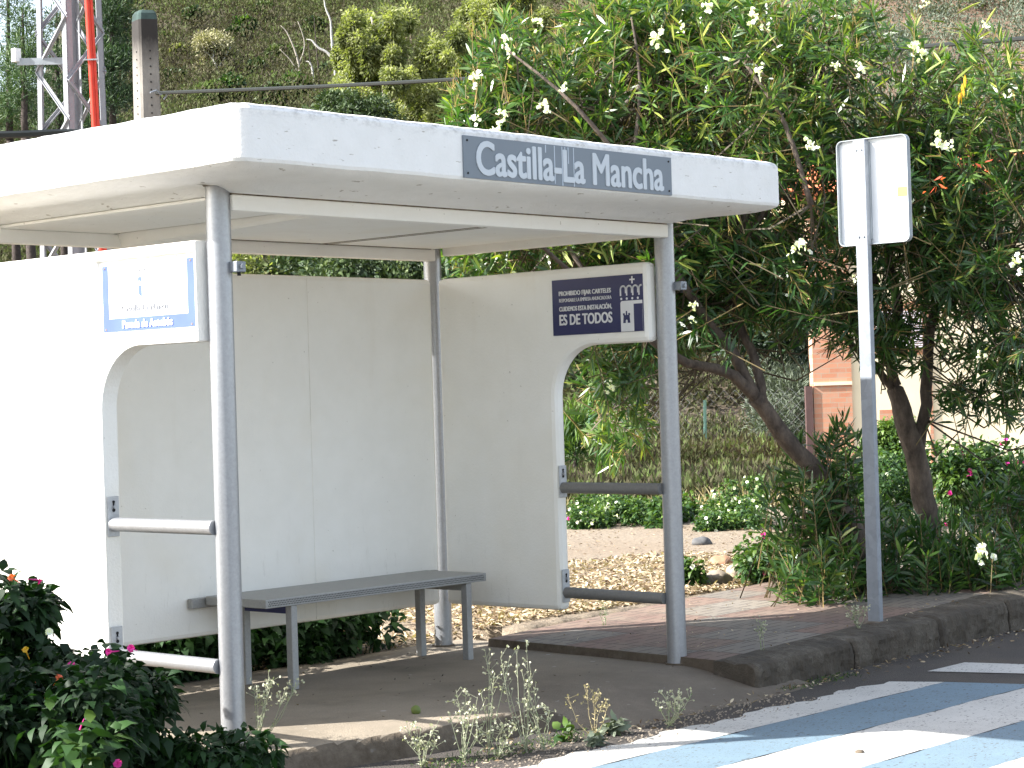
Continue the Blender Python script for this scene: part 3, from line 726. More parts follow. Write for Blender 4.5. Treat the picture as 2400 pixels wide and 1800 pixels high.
# left wall sign, in its recess
XLs = -.0665
lb = MB().box((XLs-.004, .075, 1.728), (XLs+.002, .688, 2.012)).build('notice_board', MWPLATE, SH)
ex2 = Vector((0, -1, 0)); ol = XLs-.0045
bd = MB(); bd.box((XLs-.0055, .648, 1.729), (XLs-.0035, .687, 2.011)); bd.box((XLs-.0055, .076, 1.729), (XLs-.0035, .122, 2.011)); bd.box((XLs-.0055, .122, 1.729), (XLs-.0035, .648, 1.785)); bd.build('blue_band', MBLUE, lb)
put_text('lettering', 'Castilla-La Mancha', MGPRINT, lb, (ol, .560, 1.810), ex2, ey, .325, .028, .0006, 1.1)
put_text('lettering', 'Parada de Autobús', MWPLATE, lb, (ol-.0014, .552, 1.742), ex2, ey, .330, .032, .0018, 1.0)
crest(lb, (ol, .445, 1.868), ex2, ey, (-1, 0, 0), .058, MWPLATE, MBLUE, None, solid_left=True)
for y in (.668, .098):
    for z in (1.740, 2.0): MB().tube([(XLs-.005, y, z), (XLs-.0075, y, z)], .005, 8).build('screw', MRUST, lb)
# shallow cream lip round the roof board and stain along its top edge are in the roof material

# =================================================================== BENCH
BN = thing('bench', (1.95, 1.28, 0), 'grey metal bench with perforated front edge inside the shelter', 'bench')
bx0, bx1, by0, by1 = 1.135, 2.715, 1.07, 1.52
se = MB().box((bx0, by0, .413), (bx1, by1, .457)).build('seat', MBENCH, BN); bevel(se, .004, 2)
ho = MB(); nx = 150
for r_ in range(3):
    for i in range(nx):
        x = bx0+.018+(bx1-bx0-.036)*(i+.5*(r_ % 2))/nx; z = .4255+r_*.0095
        ho.add([(x+.0032*math.cos(a), by0-.0012, z+.0032*math.sin(a)) for a in (0, 1.047, 2.094, 3.14, 4.19, 5.236)], [(0, 1, 2, 3, 4, 5)])
tag(ho.build('perforation', MBLK, se))
def rotdup(): pass
for (x, y) in ((1.325, 1.10), (1.325, 1.45), (2.585, 1.10), (2.585, 1.45)):
    lg = MB().box((x-.02, y-.022, 0), (x+.02, y+.022, .413)).build('leg', MBENCH, BN); bevel(lg, .003, 1)
for x in (1.325, 2.585): MB().box((x-.018, 1.122, .372), (x+.018, 1.428, .4125)).build('bearer', MBENCH if x > 2 else MNAVYTAPE, BN)
bevel(MB().box((1.06, 1.535, .398), (2.83, 1.572, .448)).build('wall_rail', MBENCH, BN), .004, 1)

# =================================================================== ROAD SIGN SEEN FROM BEHIND
SX = 4.52
sb = Vector((SX, -.238, .06))
SG = thing('road_sign', sb, 'square road sign seen from its white back, on a galvanised pole at the kerb', 'road sign')
# channel pole: web faces the camera side, flanges give the darker side
po = MB(); tl = Vector((.0, 0, 0))
po.box((SX-.020, -.278, .05), (SX+.020, -.200, 2.79)); pole = po.build('pole', MGALV, SG); bevel(pole, .004, 2)
MB().loops([[(SX+.10*math.cos(a*.5236)*(1+.2*math.sin(a*3)), -.24+.09*math.sin(a*.5236), .058) for a in range(12)], [(SX+.07*math.cos(a*.5236), -.24+.06*math.sin(a*.5236), .078) for a in range(12)]]).build('footing', MCONC, SG)
PY0, PY1, PZ0, PZ1 = -.530, -.070, 2.200, 2.800
PX = SX+.040
pl = MB().prism(rrect(PY0, PZ0, PY1, PZ1, .035, 6), (PX, 0, 0), (0, 1, 0), (0, 0, 1), (.004, 0, 0)).build('panel', MPLATE, SG)
o_, i_ = rrect(PY0, PZ0, PY1, PZ1, .035, 6), rrect(PY0+.004, PZ0+.004, PY1-.004, PZ1-.004, .031, 6)
n_ = len(o_); mb = MB(); xs_ = (PX+.001, PX-.030)
mb.v = [(xs_[0], a, b) for a, b in o_]+[(xs_[1], a, b) for a, b in o_]+[(xs_[1], a, b) for a, b in i_]+[(xs_[0], a, b) for a, b in i_]
for k in range(3): mb.f += [(k*n_+i, k*n_+(i+1) % n_, (k+1)*n_+(i+1) % n_, (k+1)*n_+i) for i in range(n_)]
mb.build('rim', MRIM, pl)
st_ = MB().box((PX-.0012, PY0+.02, 2.455), (PX-.0002, PY0+.085, 2.51)).build('sticker', MYEL, pl)
# rear channel fixed to the panel, and its bolts
MB().box((PX-.019, -.278, PZ0+.03), (PX-.001, -.215, PZ1-.02)).build('mounting_channel', MRIM, SG)
for z in (2.245, 2.735):
    for y in (-.255, -.222): MB().tube([(SX-.0195, y, z), (SX-.026, y, z)], .006, 6).build('bolt', MGALV, SG)

# =================================================================== FAR UTILITIES
def flatp(px, d, z):
    """ground-plane point under a photo column at depth d, at height z"""
    p = W(px, 900, d); return Vector((p.x, p.y, z))
UP = Vector((0, 0, 1)); RH = Vector((RV.x, RV.y, 0)).normalized(); FH = Vector((FV.x, FV.y, 0)).normalized()
dU = 26
c0 = W(338, 30, dU); ztop = c0.z; base = Vector((c0.x, c0.y, float(terrain(c0.x, c0.y))))
UPO = thing('utility_pole', base, 'square concrete utility pole with rows of holes and a dark stained top', 'utility pole')
e1 = (RH*.97-FH*.24).normalized(); e2 = (FH*.97+RH*.24).normalized()
# faces: wide face towards the right/front, narrow lit face to the left
ax = (RH*.80+FH*.60).normalized()*-1; bx_ = (RH*.86-FH*.5).normalized()
def polering(z, s, cut=0):
    c = Vector((c0.x, c0.y, z)); nl = (-RH*.95-FH*.31).normalized(); wr = (RH*.92-FH*.0).normalized()
    w1 = (RH*.97+FH*.24).normalized()*.235*s; w2 = (-RH*.55+FH*.83).normalized()*.26*s; ch = .025*s
    A = c-w1*.5-w2*.5; B = c+w1*.5-w2*.5; D = c+w1*.5+w2*.5; E = c-w1*.5+w2*.5
    out = []
    for p, u, v in ((A, w2, w1), (B, w1, w2), (D, w2, w1), (E, w1, w2)): pass
    def lerp(a, b, t): return a+(b-a)*t
    t = .1
    return [lerp(A, E, t), lerp(A, B, t), lerp(B, A, t), lerp(B, D, t), lerp(D, B, t), lerp(D, E, t), lerp(E, D, t), lerp(E, A, t)]
sh = MB().loops([polering(base.z-.3, 1.25), polering(ztop-.62, 1.03), polering(ztop-.10, 1.0)]).build('shaft', MCONPOLE, UPO)
cp = MB().loops([polering(ztop-.10, 1.0), polering(ztop-.02, .93), polering(ztop+.02, .72)]).build('cap', plain('dark_mossy_top', (.035, .06, .055), .9, 0, .3), UPO)
hl = MB(); w1 = (RH*.97+FH*.24).normalized(); w2 = (-RH*.55+FH*.83).normalized()
zz = ztop-.50
while zz > base.z+.5:
    s = 1.0+(ztop-zz)*.036; cc = Vector((c0.x, c0.y, zz))
    q = cc-w2*.13*s; nn = w1.cross(UP).normalized(); nn = nn if nn.dot(FH) < 0 else -nn
    q = q+nn*.004+w1*.005
    hl.tube([q-nn*.0, q+nn*.004], .011, 8)
    q2 = cc-w1*.1175*s; n2 = w2.cross(UP).normalized(); n2 = n2 if n2.dot(-RH) > 0 else -n2
    hl.tube([q2+n2*.003-w2*.03, q2+n2*.008-w2*.03], .010, 8)
    zz -= .098
hl.build('hole_rows', MBLK, UPO)
# cable to the right
def cable(name, pts, r, label):
    P = smoothpath([W(*p) for p in pts], 10); o = MB().tube(P, r, 6).build(name, MCABLE); return tag(o, label, 'cable')
cable('overhead_cable', [(366, 218, 25.9), (700, 205, 25), (1070, 186, 24), (1500, 160, 23), (1900, 128, 22), (2400, 90, 20.5), (2900, 40, 19)], .023, 'thin black overhead cable running from the concrete pole through the oleander crown')
cable('overhead_cable', [(-500, 322, 24), (0, 316, 25), (150, 311, 25.5), (310, 316, 26), (360, 330, 26.2)], .045, 'thick black cable low behind the left end of the shelter roof')
hw = MB().tube([W(352, 217, 25.75), W(366, 212, 25.8), W(376, 222, 25.85), W(392, 216, 25.9)], .012, 6); hw.tube([W(384, 233, 25.9), W(392, 222, 25.9), W(405, 217, 25.9)], .010, 6); hw.build('cable_clamp', MGALV, UPO)
# lattice mast
MD = 30.0
ml, mn, mr, mk = (W(88, 150, MD), W(158, 150, MD-.36), W(243, 150, MD+.05), W(181, 150, MD+.42))
mbase = Vector(((ml.x+mr.x)/2, (ml.y+mr.y)/2, float(terrain(ml.x, ml.y))))
MT = thing('lattice_mast', mbase, 'grey lattice steel mast with a bright red pipe fixed along it', 'mast')
zb, zt = mbase.z-.2, 9.5
def mp(p, z):
    c = (ml+mr)*.5; s = 1+(7.2-z)*.028; q = c+(p-c)*s; return Vector((q.x, q.y, z))
legs_ = {}
for nm, p in (('l', ml), ('n', mn), ('r', mr), ('k', mk)):
    wdt = .105
    a, b = mp(p, zb), mp(p, zt); c = (ml+mr)*.5; inw = Vector((c.x-p.x, c.y-p.y, 0)).normalized()
    u1 = (Matrix.Rotation(math.radians(45), 3, 'Z')@inw)*wdt; u2 = (Matrix.Rotation(math.radians(-45), 3, 'Z')@inw)*wdt
    m_ = MB(); m_.obox(a, b-a, u1, u2*.12); m_.obox(a, b-a, u2, u1*.12); m_.build('leg', MMAST, MT)
step = .74; zs = np.arange(zt-.2, zb+.3, -step)
for (pa, pb, ph) in ((ml, mn, 0), (mn, mr, .5), (mr, mk, 0), (mk, ml, .5)):
    m_ = MB(); zlist = zs-ph*step*.5
    for i in range(len(zlist)-1):
        a, b = (pa, pb) if i % 2 == 0 else (pb, pa)
        m_.beam(mp(a, zlist[i]), mp(b, zlist[i+1]), .07, .012, up=Vector((0, 0, 1)))
        m_.beam(mp(a, zlist[i])+Vector((0, 0, .02)), mp(b, zlist[i+1])+Vector((0, 0, .02)), .012, .07)
    m_.build('bracing', MMAST, MT)
rp = MB(); 
pr = lambda y: W({0: 205, 300: 222}[y], y, MD-.32)
p0, p1 = pr(0), pr(300); dd = (p1-p0)/(p1.z-p0.z)
rp.tube([p0+dd*(zt-p0.z), p0+dd*(zb-p0.z)], .043, 14); RP = rp.build('red_pipe', MRED, MT, auto=40)
o2 = RH*.055
rp = MB().tube([p0+o2+dd*(zt-p0.z), p0+o2+dd*(zb-p0.z)], .022, 10); rp.build('red_pipe', MRED, MT, auto=40)
for z in np.arange(zb+.4, zt, 1.25):
    q = p0+dd*(z-p0.z); MB().beam(q-RH*.10-FH*.05, q+RH*.11-FH*.05, .03, .02).build('pipe_clamp', MMAST, MT)
a = W(40, 145, MD-.1); b = W(150, 143, MD-.1)
MB().beam(a, b, .03, .10).build('side_arm', MRIM, MT); MB().box(tuple(W(38, 145, MD-.1)-Vector((.05, .05, .0))), tuple(W(38, 122, MD-.1)+Vector((.05, .05, .05)))).build('antenna_box', MPLATE, MT)

# =================================================================== BUILDING BEHIND THE OLEANDERS
HD = 30.0
def hb(px, d=HD): return flatp(px, d, 0)
HO = hb(1905); hbz = -.9
BD = thing('brick_house', (HO.x, HO.y, hbz), 'cream rendered house with a brick corner and orange roof tiles behind the oleanders', 'house')
def hx(px): return (hb(px)-HO).dot(RH)
def hz(px, py): return W(px, py, HD).z
def hbox(u0, u1, z0, z1, f, th, nm, mat, par=None):
    """box on the facade: u along the facade, z up, f metres in front of the wall plane"""
    me = MB().box((u0, -f, z0), (u1, th-f, z1)).build(nm, mat, None)
    par = par or BD; me.parent = par
    R4 = Matrix(((RH.x, FH.x, 0, HO.x), (RH.y, FH.y, 0, HO.y), (0, 0, 1, 0), (0, 0, 0, 1)))
    me.data.transform(R4); me.location = -rootloc(par)
    if mat is MBRICK:
        pass
    return me
ze = hz(2200, 455)
ub = hx(1992); uw = hx(2800)
hbox(ub, uw, hbz, ze, 0, 4.0, 'wall', MCREAM)
# brick faces get their own local frame so the courses run level
def brickpanel(u0, u1, z0, z1, f, nm='brick_pier'):
    th = f+.3
    mb = MB().box((0, 0, 0), (u1-u0, z1-z0, th)); o = mb.build(nm, MBRICK, None); o.parent = BD
    o.matrix_local = Matrix(((RH.x, 0, FH.x, 0), (RH.y, 0, FH.y, 0), (0, 1, 0, 0), (0, 0, 0, 1)))
    o.location = Vector((HO.x, HO.y, 0))-FH*f+RH*u0+Vector((0, 0, z0))-rootloc(BD); return o
brickpanel(0, ub+.02, hbz, ze-.02, .05)
hbox(0.01, ub+.02, hz(1950, 903), hz(1950, 895), .075, .1, 'ledge', MCREAM)
hbox(-.12, -.02, hbz, hz(1900, 905), .08, .12, 'downpipe', plain('dark_red_pipe', (.09, .05, .045), .7))
brickpanel(hx(2058), hx(2122), hz(2090, 1005), hz(2090, 960), .03, 'brick_sill')
brickpanel(hx(2176), hx(2184), hbz, ze-.1, .03, 'brick_pier')
u0, u1 = hx(2048), hx(2172); z0, z1 = hz(2100, 832), hz(2100, 708)
wf = hbox(u0, u1, z0, z1, .035, .06, 'window', plain('orange_window_frame', (.40, .20, .11), .7))
sh_ = MB(); nS = 18
k = []
for i in range(nS):
    za = z0+.10+(z1-z0-.22)*i/nS; hgt = (z1-z0-.22)/nS*.62
    k.append((za, za+hgt))
fr = HO-FH*.05
for za, zb_ in k: sh_.obox(HO-FH*.058+RH*(u0+.05)+Vector((0, 0, za)), RH*(u1-u0-.1), FH*.02, Vector((0, 0, zb_-za)))
sh_.build('shutter', MSHUT, wf)
# tiled roof: rows of half-round tiles climbing back from the eave
rt = MB()
for i in range(60):
    u = -.35+i*.19
    if u > uw: break
    a = HO+RH*u+Vector((0, 0, ze+.02))-FH*.35; b = HO+RH*u+FH*4.0+Vector((0, 0, ze+.95))
    rt.tube([a+(b-a)*t for t in (0, .2, .4, .6, .8, 1)], [.095, .088, .095, .088, .095, .088], 8)
rt.build('roof', MORANGE, BD)
hbox(-.3, uw, ze-.10, ze+.03, .30, 4.0, 'eave', MCREAM)
# pale blue upper wall of a second house glimpsed at the right edge
b2 = flatp(2330, 44, 0); B2 = thing('blue_house', (b2.x, b2.y, -.5), 'pale blue house wall glimpsed above the tiled roof at the right', 'house')
w_ = MB().obox(b2+Vector((0, 0, -.5)), RH*5, FH*4, Vector((0, 0, W(2360, 375, 44).z+.5))).build('wall', MWALLB, B2)
MB().obox(b2-RH*.2-FH*.2+Vector((0, 0, W(2360, 375, 44).z)), RH*5.4, FH*4.4, Vector((0, 0, .15))).build('roof', MORANGE, B2)

# =================================================================== WIRE FENCE
FD = 37.0
fp = [W(1440, 905, FD+1), W(1652, 945, FD), W(1860, 900, FD), W(1900, 890, FD)]
f0 = W(1652, 1112, FD)
FN = thing('wire_fence', f0, 'chain link fence on a pale green post behind the trees', 'fence')
MB().tube([f0-Vector((0, 0, .4)), W(1652, 938, FD)], .028, 8).build('post', MGREENPOST, FN)
q0 = flatp(1380, FD+2, -.1); MB().tube([q0, q0+Vector((0, 0, 1.6))], .028, 8).build('post', MGREENPOST, FN)
fm = MB(); a0 = flatp(1380, FD+2, 0); a1 = W(1652, 1112, FD); a1.z = 0; a2 = flatp(1905, FD-1, 0)
def mesh_run(p, q, h0, h1, s=.10):
    n = int((q-p).length/s); d = (q-p)/n; rows = 14
    for i in range(n):
        for r_ in range(rows):
            zlo = h0+(h1-h0)*r_/rows; zhi = h0+(h1-h0)*(r_+1)/rows
            A = p+d*i; B = p+d*(i+1)
            if (i+r_) % 2 == 0: fm.add([A+Vector((0, 0, zlo)), A+Vector((0, 0, zlo+.006)), B+Vector((0, 0, zhi+.006)), B+Vector((0, 0, zhi))], [(0, 1, 2, 3)])
            else: fm.add([A+Vector((0, 0, zhi)), A+Vector((0, 0, zhi+.006)), B+Vector((0, 0, zlo+.006)), B+Vector((0, 0, zlo))], [(0, 1, 2, 3)])
mesh_run(a0, a1, .0, 1.42); mesh_run(a1, a2, .0, 1.42)
fm.build('chain_link', MWIRE, FN, fix=False)

# =================================================================== PLANTS
def proj(P):
    P = np.asarray(P, float)-np.array(CAM); z = P@np.array(FV)
    return 1200+FPX*(P@np.array(RV))/z, 900-FPX*(P@np.array(UV_))/z
def Wn(px, py, d):
    px, py, d = map(lambda a: np.asarray(a, float)[:, None], (px, py, d))
    return np.array(CAM)+d*(np.array(FV)+np.array(RV)*(px-1200)/FPX+np.array(UV_)*(900-py)/FPX)

def oleander_shoots(lv, tw, T, A, nleaf=(17, 26), LL=(.085, .145), tintb=0.0, span=.26, droop=.10):
    """whorls of lance leaves round the last part of each stem; T tips, A stem directions"""
    n = len(T); A = norm(A); L0 = span
    tw.stick(T-A*(L0+.22), T, .0045, .0022, rng.uniform(0, .7, n))
    cnt = rng.integers(nleaf[0], nleaf[1]+1, n); idx = np.repeat(np.arange(n), cnt); m = len(idx)
    s = rng.random(m)**.8
    P = T[idx]-A[idx]*(s*L0)[:, None]
    rad = rng.normal(size=(m, 3)); rad = norm(rad-A[idx]*np.sum(rad*A[idx], 1, keepdims=True))
    th = np.radians(22+s*55+rng.normal(size=m)*9)[:, None]
    D = A[idx]*np.cos(th)+rad*np.sin(th); D[:, 2] -= .10
    L = rng.uniform(LL[0], LL[1], m)*(1-.25*(s < .12)); 
    tb = rng.random(n)[idx]
    tint = np.clip(.40+.22*(tb-.5)+rng.normal(size=m)*.17+tintb+.18*(s < .2), 0, 1)
    lv.leaf(P, D, L, L*rng.uniform(.11, .155, m), tint, droop, None, .85)
def in_region(n, cx, cy, rx, ry, d0, d1, ang=0):
    t = rng.random(n)*2*math.pi; r = np.sqrt(rng.random(n))
    x, y = r*np.cos(t)*rx, r*np.sin(t)*ry; c, s = math.cos(ang), math.sin(ang)
    dm = (d0+d1)/2; dr = (d1-d0)/2*np.sqrt(np.maximum(0.1, 1-r*r*.8))
    return Wn(cx+x*c-y*s, cy+x*s+y*c, dm+dr*rng.uniform(-1, 1, n))
LS = .82
def limb(mb, pts, rad, k=4, n=9, rough=.07):
    P = smoothpath([W(*p) for p in pts], k); R_ = np.interp(np.linspace(0, 1, len(P)), np.linspace(0, 1, len(rad)), rad)*LS
    j = [p+Vector((random.uniform(-1, 1), random.uniform(-1, 1), random.uniform(-1, 1)))*r*.18 for p, r in zip(P, R_)]
    mb.tube(j, list(R_), n, True, rough); return P
flower_me = None
def flower_mesh():
    lv = Leaves(); n = 9
    C_ = rng.normal(size=(n, 3))*.035; ax_ = rdir(n, .5)
    for i in range(n):
        u = np.cross(ax_[i], [.3, .5, .8]); u /= np.linalg.norm(u); v = np.cross(ax_[i], u)
        a = np.arange(5)*2*math.pi/5+rng.random()*6
        D = u[None]*np.cos(a)[:, None]+v[None]*np.sin(a)[:, None]+ax_[i][None]*.35
        lv.leaf(np.repeat(C_[i][None], 5, 0), D, .030, .022, rng.random(5), .1, ax_[i], 1.25)
    o = lv.build('flower_cluster', PETAL_W); me = o.data; bpy.data.objects.remove(o); return me
FLM = [flower_mesh() for _ in range(3)]
def put_flower(p, par, s=1.0, name='flower_cluster', me=None):
    o = bpy.data.objects.new(name, me or random.choice(FLM)); C.objects.link(o); o.parent = par
    o.location = Vector(p)-rootloc(par); o.rotation_euler = (random.uniform(-.5, .5), random.uniform(-.5, .5), random.uniform(0, 6)); o.scale = (s, s, s); return o

def oleander(name_label, basepx, limbs, regions, flowers, pods_regions, extra_down=()):
    b = W(*basepx); b.z = float(terrain(b.x, b.y))
    T_ = thing('oleander_tree', b, name_label, 'tree')
    mb = MB(); nodes = []
    for pts, rad in limbs: nodes += limb(mb, pts, rad)
    mb.build('trunk', MBARK, T_, smooth=True)
    nodes = np.array([tuple(p) for p in nodes])
    lv, tw, pd = Leaves(), Leaves(), Leaves()
    ctr = nodes.mean(0)
    for (n, cx, cy, rx, ry, d0, d1, up, tb) in regions:
        T = in_region(n, cx, cy, rx, ry, d0, d1)
        c = np.array(W(cx, cy+ry*.5, (d0+d1)/2)); out = norm(T-c)
        A = norm(out*.55+rdir(n)*.65+np.array([[0, 0, up]])+np.array([tuple(-RV)])*.12)
        oleander_shoots(lv, tw, T, A, tintb=tb)
        # bearing branches back to the nearest limb
        k = np.arange(0, n, 5); Q = T[k]-A[k]*.45; j = np.argmin(((Q[:, None]-nodes[None])**2).sum(-1), 1); S_ = nodes[j]
        m1 = S_+(Q-S_)*.55+np.array([[0, 0, -.10]])+rng.normal(size=Q.shape)*.08
        okk = np.linalg.norm(Q-S_, axis=1) < 1.6; tw.stick(S_[okk], m1[okk], .008, .006, rng.uniform(0, .1, okk.sum())); tw.stick(m1[okk], Q[okk], .006, .004, rng.uniform(0, .2, okk.sum()))
        # pale dry flower stalks at many tips
        k = np.arange(0, n, 2); B_ = T[k]; 
        for _ in range(4):
            D = norm(A[k]+rdir(len(k))*.7); tw.stick(B_, B_+D*rng.uniform(.05, .12, (len(k), 1)), .0022, .0014, rng.uniform(.6, 1, len(k)))
    for (n, cx, cy, rx, ry, d0, d1) in pods_regions:
        T = in_region(n, cx, cy, rx, ry, d0, d1); D = rdir(n, .1); L = rng.uniform(.10, .17, n)
        pd.leaf(T, D, L, .013, rng.random(n), .05, None, 1.0); pd.leaf(T, D+rng.normal(size=(n, 3))*.03, L, .013, rng.random(n), .05, None, 1.0)
    tw.build('twigs', LEAF_TWIG, T_, False); lv.build('foliage', LEAF_OLE, T_)
    if pods_regions: tag(pd.build('seed_pods', LEAF_POD, T_), kind='stuff')
    for f in flowers: put_flower(W(f[0], f[1], max(f[2], 12.15)), T_, .5*(f[3] if len(f) > 3 else 1))
    return T_

# left oleander: trunk leaning left from its foot, crown over the shelter's right end
LT = oleander('multi-branched white-flowering oleander leaning left behind the shelter\'s right end', (2060, 1370, 13.3),
    [([(2065, 1395, 13.3), (2010, 1270, 13.2), (1930, 1130, 13.1), (1850, 1040, 13.0), (1770, 930, 12.9)], [.10, .085, .075, .068, .06]),
     ([(1775, 935, 12.9), (1700, 870, 12.8), (1610, 850, 12.6), (1520, 790, 12.4), (1400, 690, 12.2), (1250, 560, 12.0)], [.05, .042, .034, .028, .02, .012]),
     ([(1770, 930, 12.9), (1720, 830, 12.9), (1650, 740, 12.8), (1560, 600, 12.6), (1480, 420, 12.5), (1350, 250, 12.3), (1180, 110, 12.5)], [.045, .042, .036, .03, .022, .014, .008]),
     ([(1400, 690, 12.4), (1280, 500, 12.5), (1130, 290, 12.6)], [.018, .013, .007]), ([(1480, 420, 12.6), (1500, 200, 12.8), (1480, 40, 12.9)], [.018, .013, .007]),
     ([(1790, 950, 12.9), (1770, 840, 13.0), (1730, 740, 13.1), (1740, 560, 13.2), (1760, 350, 13.2), (1650, 120, 13.2)], [.04, .036, .032, .028, .022, .012]),
     ([(1745, 560, 13.2), (1860, 400, 13.2), (1940, 250, 13.3), (1900, 60, 13.3)], [.025, .022, .018, .012]),
     ([(1900, 480, 12.6), (1840, 290, 12.6), (1740, 140, 12.7)], [.022, .018, .012])],
    [(400, 1640, 220, 330, 260, 12.2, 15.0, .35, .12), (260, 1800, 420, 300, 230, 12.4, 15.2, .2, .02), (170, 1300, 250, 200, 130, 12.2, 14.2, .4, .10),
     (60, 1190, 120, 90, 110, 12.2, 13.4, .7, .08), (150, 1480, 90, 180, 150, 12.6, 14.4, .6, .12), (190, 1250, 560, 260, 90, 12.3, 14.0, .1, .10),
     (160, 1540, 600, 170, 130, 12.3, 14.2, .05, .02), (120, 1690, 640, 170, 110, 12.4, 14.2, -.1, -.03), (50, 1430, 860, 110, 110, 12.2, 13.6, -.5, .02),
     (30, 1430, 1000, 100, 100, 12.3, 13.9, -.7, .12), (60, 1850, 680, 120, 100, 12.4, 13.9, -.1, -.05), (36, 1600, 780, 90, 60, 12.4, 13.6, -.2, -.03),
     (60, 1100, 250, 60, 60, 12.2, 13.2, .5, .08), (150, 1640, 40, 320, 110, 12.8, 14.6, .8, .14), (60, 1930, 60, 150, 110, 12.8, 14.4, .7, .14)],
    [(1180, 88, 11.7), (1190, 115, 11.6), (1118, 178, 11.4, 1.2), (1272, 242, 11.5, 1.3), (1175, 265, 11.4, 1.2), (1112, 278, 11.4), (1172, 290, 11.4), (1262, 50, 11.9), (1160, 302, 11.3),
     (1765, 38, 12.0, 1.2), (1540, 85, 11.9, 1.5), (1322, 205, 11.6, .8), (1780, 165, 11.9, 1.2), (1958, 150, 12.0, .9), (1898, 338, 11.8, 1.2), (1875, 570, 11.6, 1.5), (1860, 585, 11.6), (1625, 712, 11.4, .9), (1620, 745, 11.4, .7),
     (1430, 905, 11.5, .9), (1658, 10, 12.2), (1600, 60, 12.0, .8), (2015, 160, 12.0), (1208, 640, 11.0, .7), (1790, 60, 12.0, .8)],
    [(260, 1600, 170, 350, 190, 12.2, 14), (140, 1750, 420, 280, 200, 12.2, 14), (60, 1300, 570, 250, 60, 12.2, 13.5)])
RT = oleander('darker oleander with an upright forked trunk right of the road sign', (2180, 1390, 14.0),
    [([(2185, 1400, 14.0), (2175, 1260, 14.0), (2160, 1130, 13.95), (2120, 990, 13.9), (2095, 900, 13.9)], [.11, .10, .095, .085, .065]),
     ([(2150, 1060, 13.95), (2170, 950, 13.9), (2175, 820, 13.9), (2190, 730, 13.9), (2240, 660, 13.8), (2330, 600, 13.6)], [.055, .048, .045, .04, .032, .02]),
     ([(2098, 905, 13.9), (2080, 800, 13.9), (2105, 740, 13.95), (2085, 620, 14), (2060, 480, 14), (2000, 300, 14)], [.05, .042, .045, .035, .028, .015]),
     ([(2100, 920, 13.9), (2050, 860, 13.8), (2020, 830, 13.7), (1960, 770, 13.5), (1900, 690, 13.4)], [.035, .03, .028, .02, .014]),
     ([(2190, 735, 13.9), (2195, 620, 13.9), (2170, 480, 13.8), (2200, 330, 13.7), (2250, 120, 13.5)], [.032, .026, .022, .018, .012]),
     ([(2060, 700, 13.9), (2040, 600, 13.9), (2030, 480, 13.9)], [.03, .025, .018])],
    [(270, 2210, 400, 200, 180, 12.6, 15.4, .15, .0), (95, 2330, 620, 140, 130, 12.6, 14.8, .0, -.04), (90, 2120, 560, 150, 110, 13.0, 15, .0, -.03),
     (62, 2370, 840, 90, 150, 12.6, 14.2, -.1, -.06), (22, 2240, 740, 90, 100, 12.8, 14.6, -.2, -.03), (70, 2120, 180, 160, 150, 12.6, 14.4, .4, .14),
     (34, 2290, 170, 110, 120, 12.4, 13.8, .6, .14), (60, 2230, 650, 90, 100, 12.8, 14.2, -.1, 0), (40, 2010, 760, 80, 90, 12.9, 14.0, -.4, -.03), (26, 2100, 800, 60, 80, 12.9, 14.0, -.4, -.03), (60, 2400, 340, 110, 130, 12.4, 13.8, .3, .10), (16, 2270, 900, 90, 60, 12.8, 14.2, 0, -.04), (80, 2030, 430, 130, 150, 13.2, 15, .2, .0), (26, 1970, 700, 80, 60, 13.2, 14.4, -.3, -.03)],
    [(2140, 105, 12.0, 1.5), (2165, 120, 12.0, 1.2), (2205, 330, 11.9, 1.6), (2225, 335, 11.9), (2308, 58, 11.9, .7), (2360, 220, 11.9, .8), (2386, 610, 11.9, 1.4), (2305, 830, 12.0, .8), (2010, 650, 12.5, .8), (2160, 10, 12.2, .8)],
    [(70, 2200, 330, 220, 200, 12, 14), (16, 2300, 120, 120, 110, 11.8, 13)])
# autumn-red and yellow leaves caught in the crown
lv = Leaves()
for (px, py) in ((2255, 195), (2262, 175), (2250, 215)): 
    P = np.array([W(px, py, 12.4)]*3); lv.leaf(P, np.array([[0, 0, -1.0]]*3)+rng.normal(size=(3, 3))*.1, .08, .016, .5, .05)
lv.build('yellow_leaves', PETAL_Y, RT)
lv = Leaves()
for (px, py, n) in ((2200, 430, 7), (2140, 447, 2), (2300, 405, 4)):
    P = np.repeat(np.array([W(px, py, 12.2)]), n, 0)+rng.normal(size=(n, 3))*.03; lv.leaf(P, rdir(n), .055, .012, rng.random(n)*.5, .1)
lv.build('orange_leaves', PETAL_R, RT)

# low oleander suckers round the two feet: one shrub each
def sucker(lbl, cx, cy, rx, ry, d, n, tb=-.12, fl=()):
    b = W(cx, cy+ry, d); b.z = float(terrain(b.x, b.y)); t = thing('oleander_shrub', b, lbl, 'shrub', None)
    lv, tw = Leaves(), Leaves(); T = in_region(n, cx, cy, rx, ry, d-.5, d+.5)
    z0 = b.z; foot = np.array([[b.x, b.y, z0]])+rng.normal(size=(n, 3))*np.array([[.22, .22, 0]])+np.array(RH)[None]*((T-np.array(b))@np.array(RH))[:, None]*.6
    A = norm(T-foot+rdir(n)*.25*np.linalg.norm(T-foot, axis=1, keepdims=True)+np.array([[0, 0, .15]]))
    tw.stick(foot, T-A*.3, .007, .004, rng.uniform(0, .4, n)); oleander_shoots(lv, tw, T, A, (14, 22), (.10, .16), tb, .30)
    tw.build('stems', LEAF_TWIG, t, False); lv.build('foliage', LEAF_OLE, t)
    for f in fl: put_flower(W(*f[:3]), t, f[3])
    return t
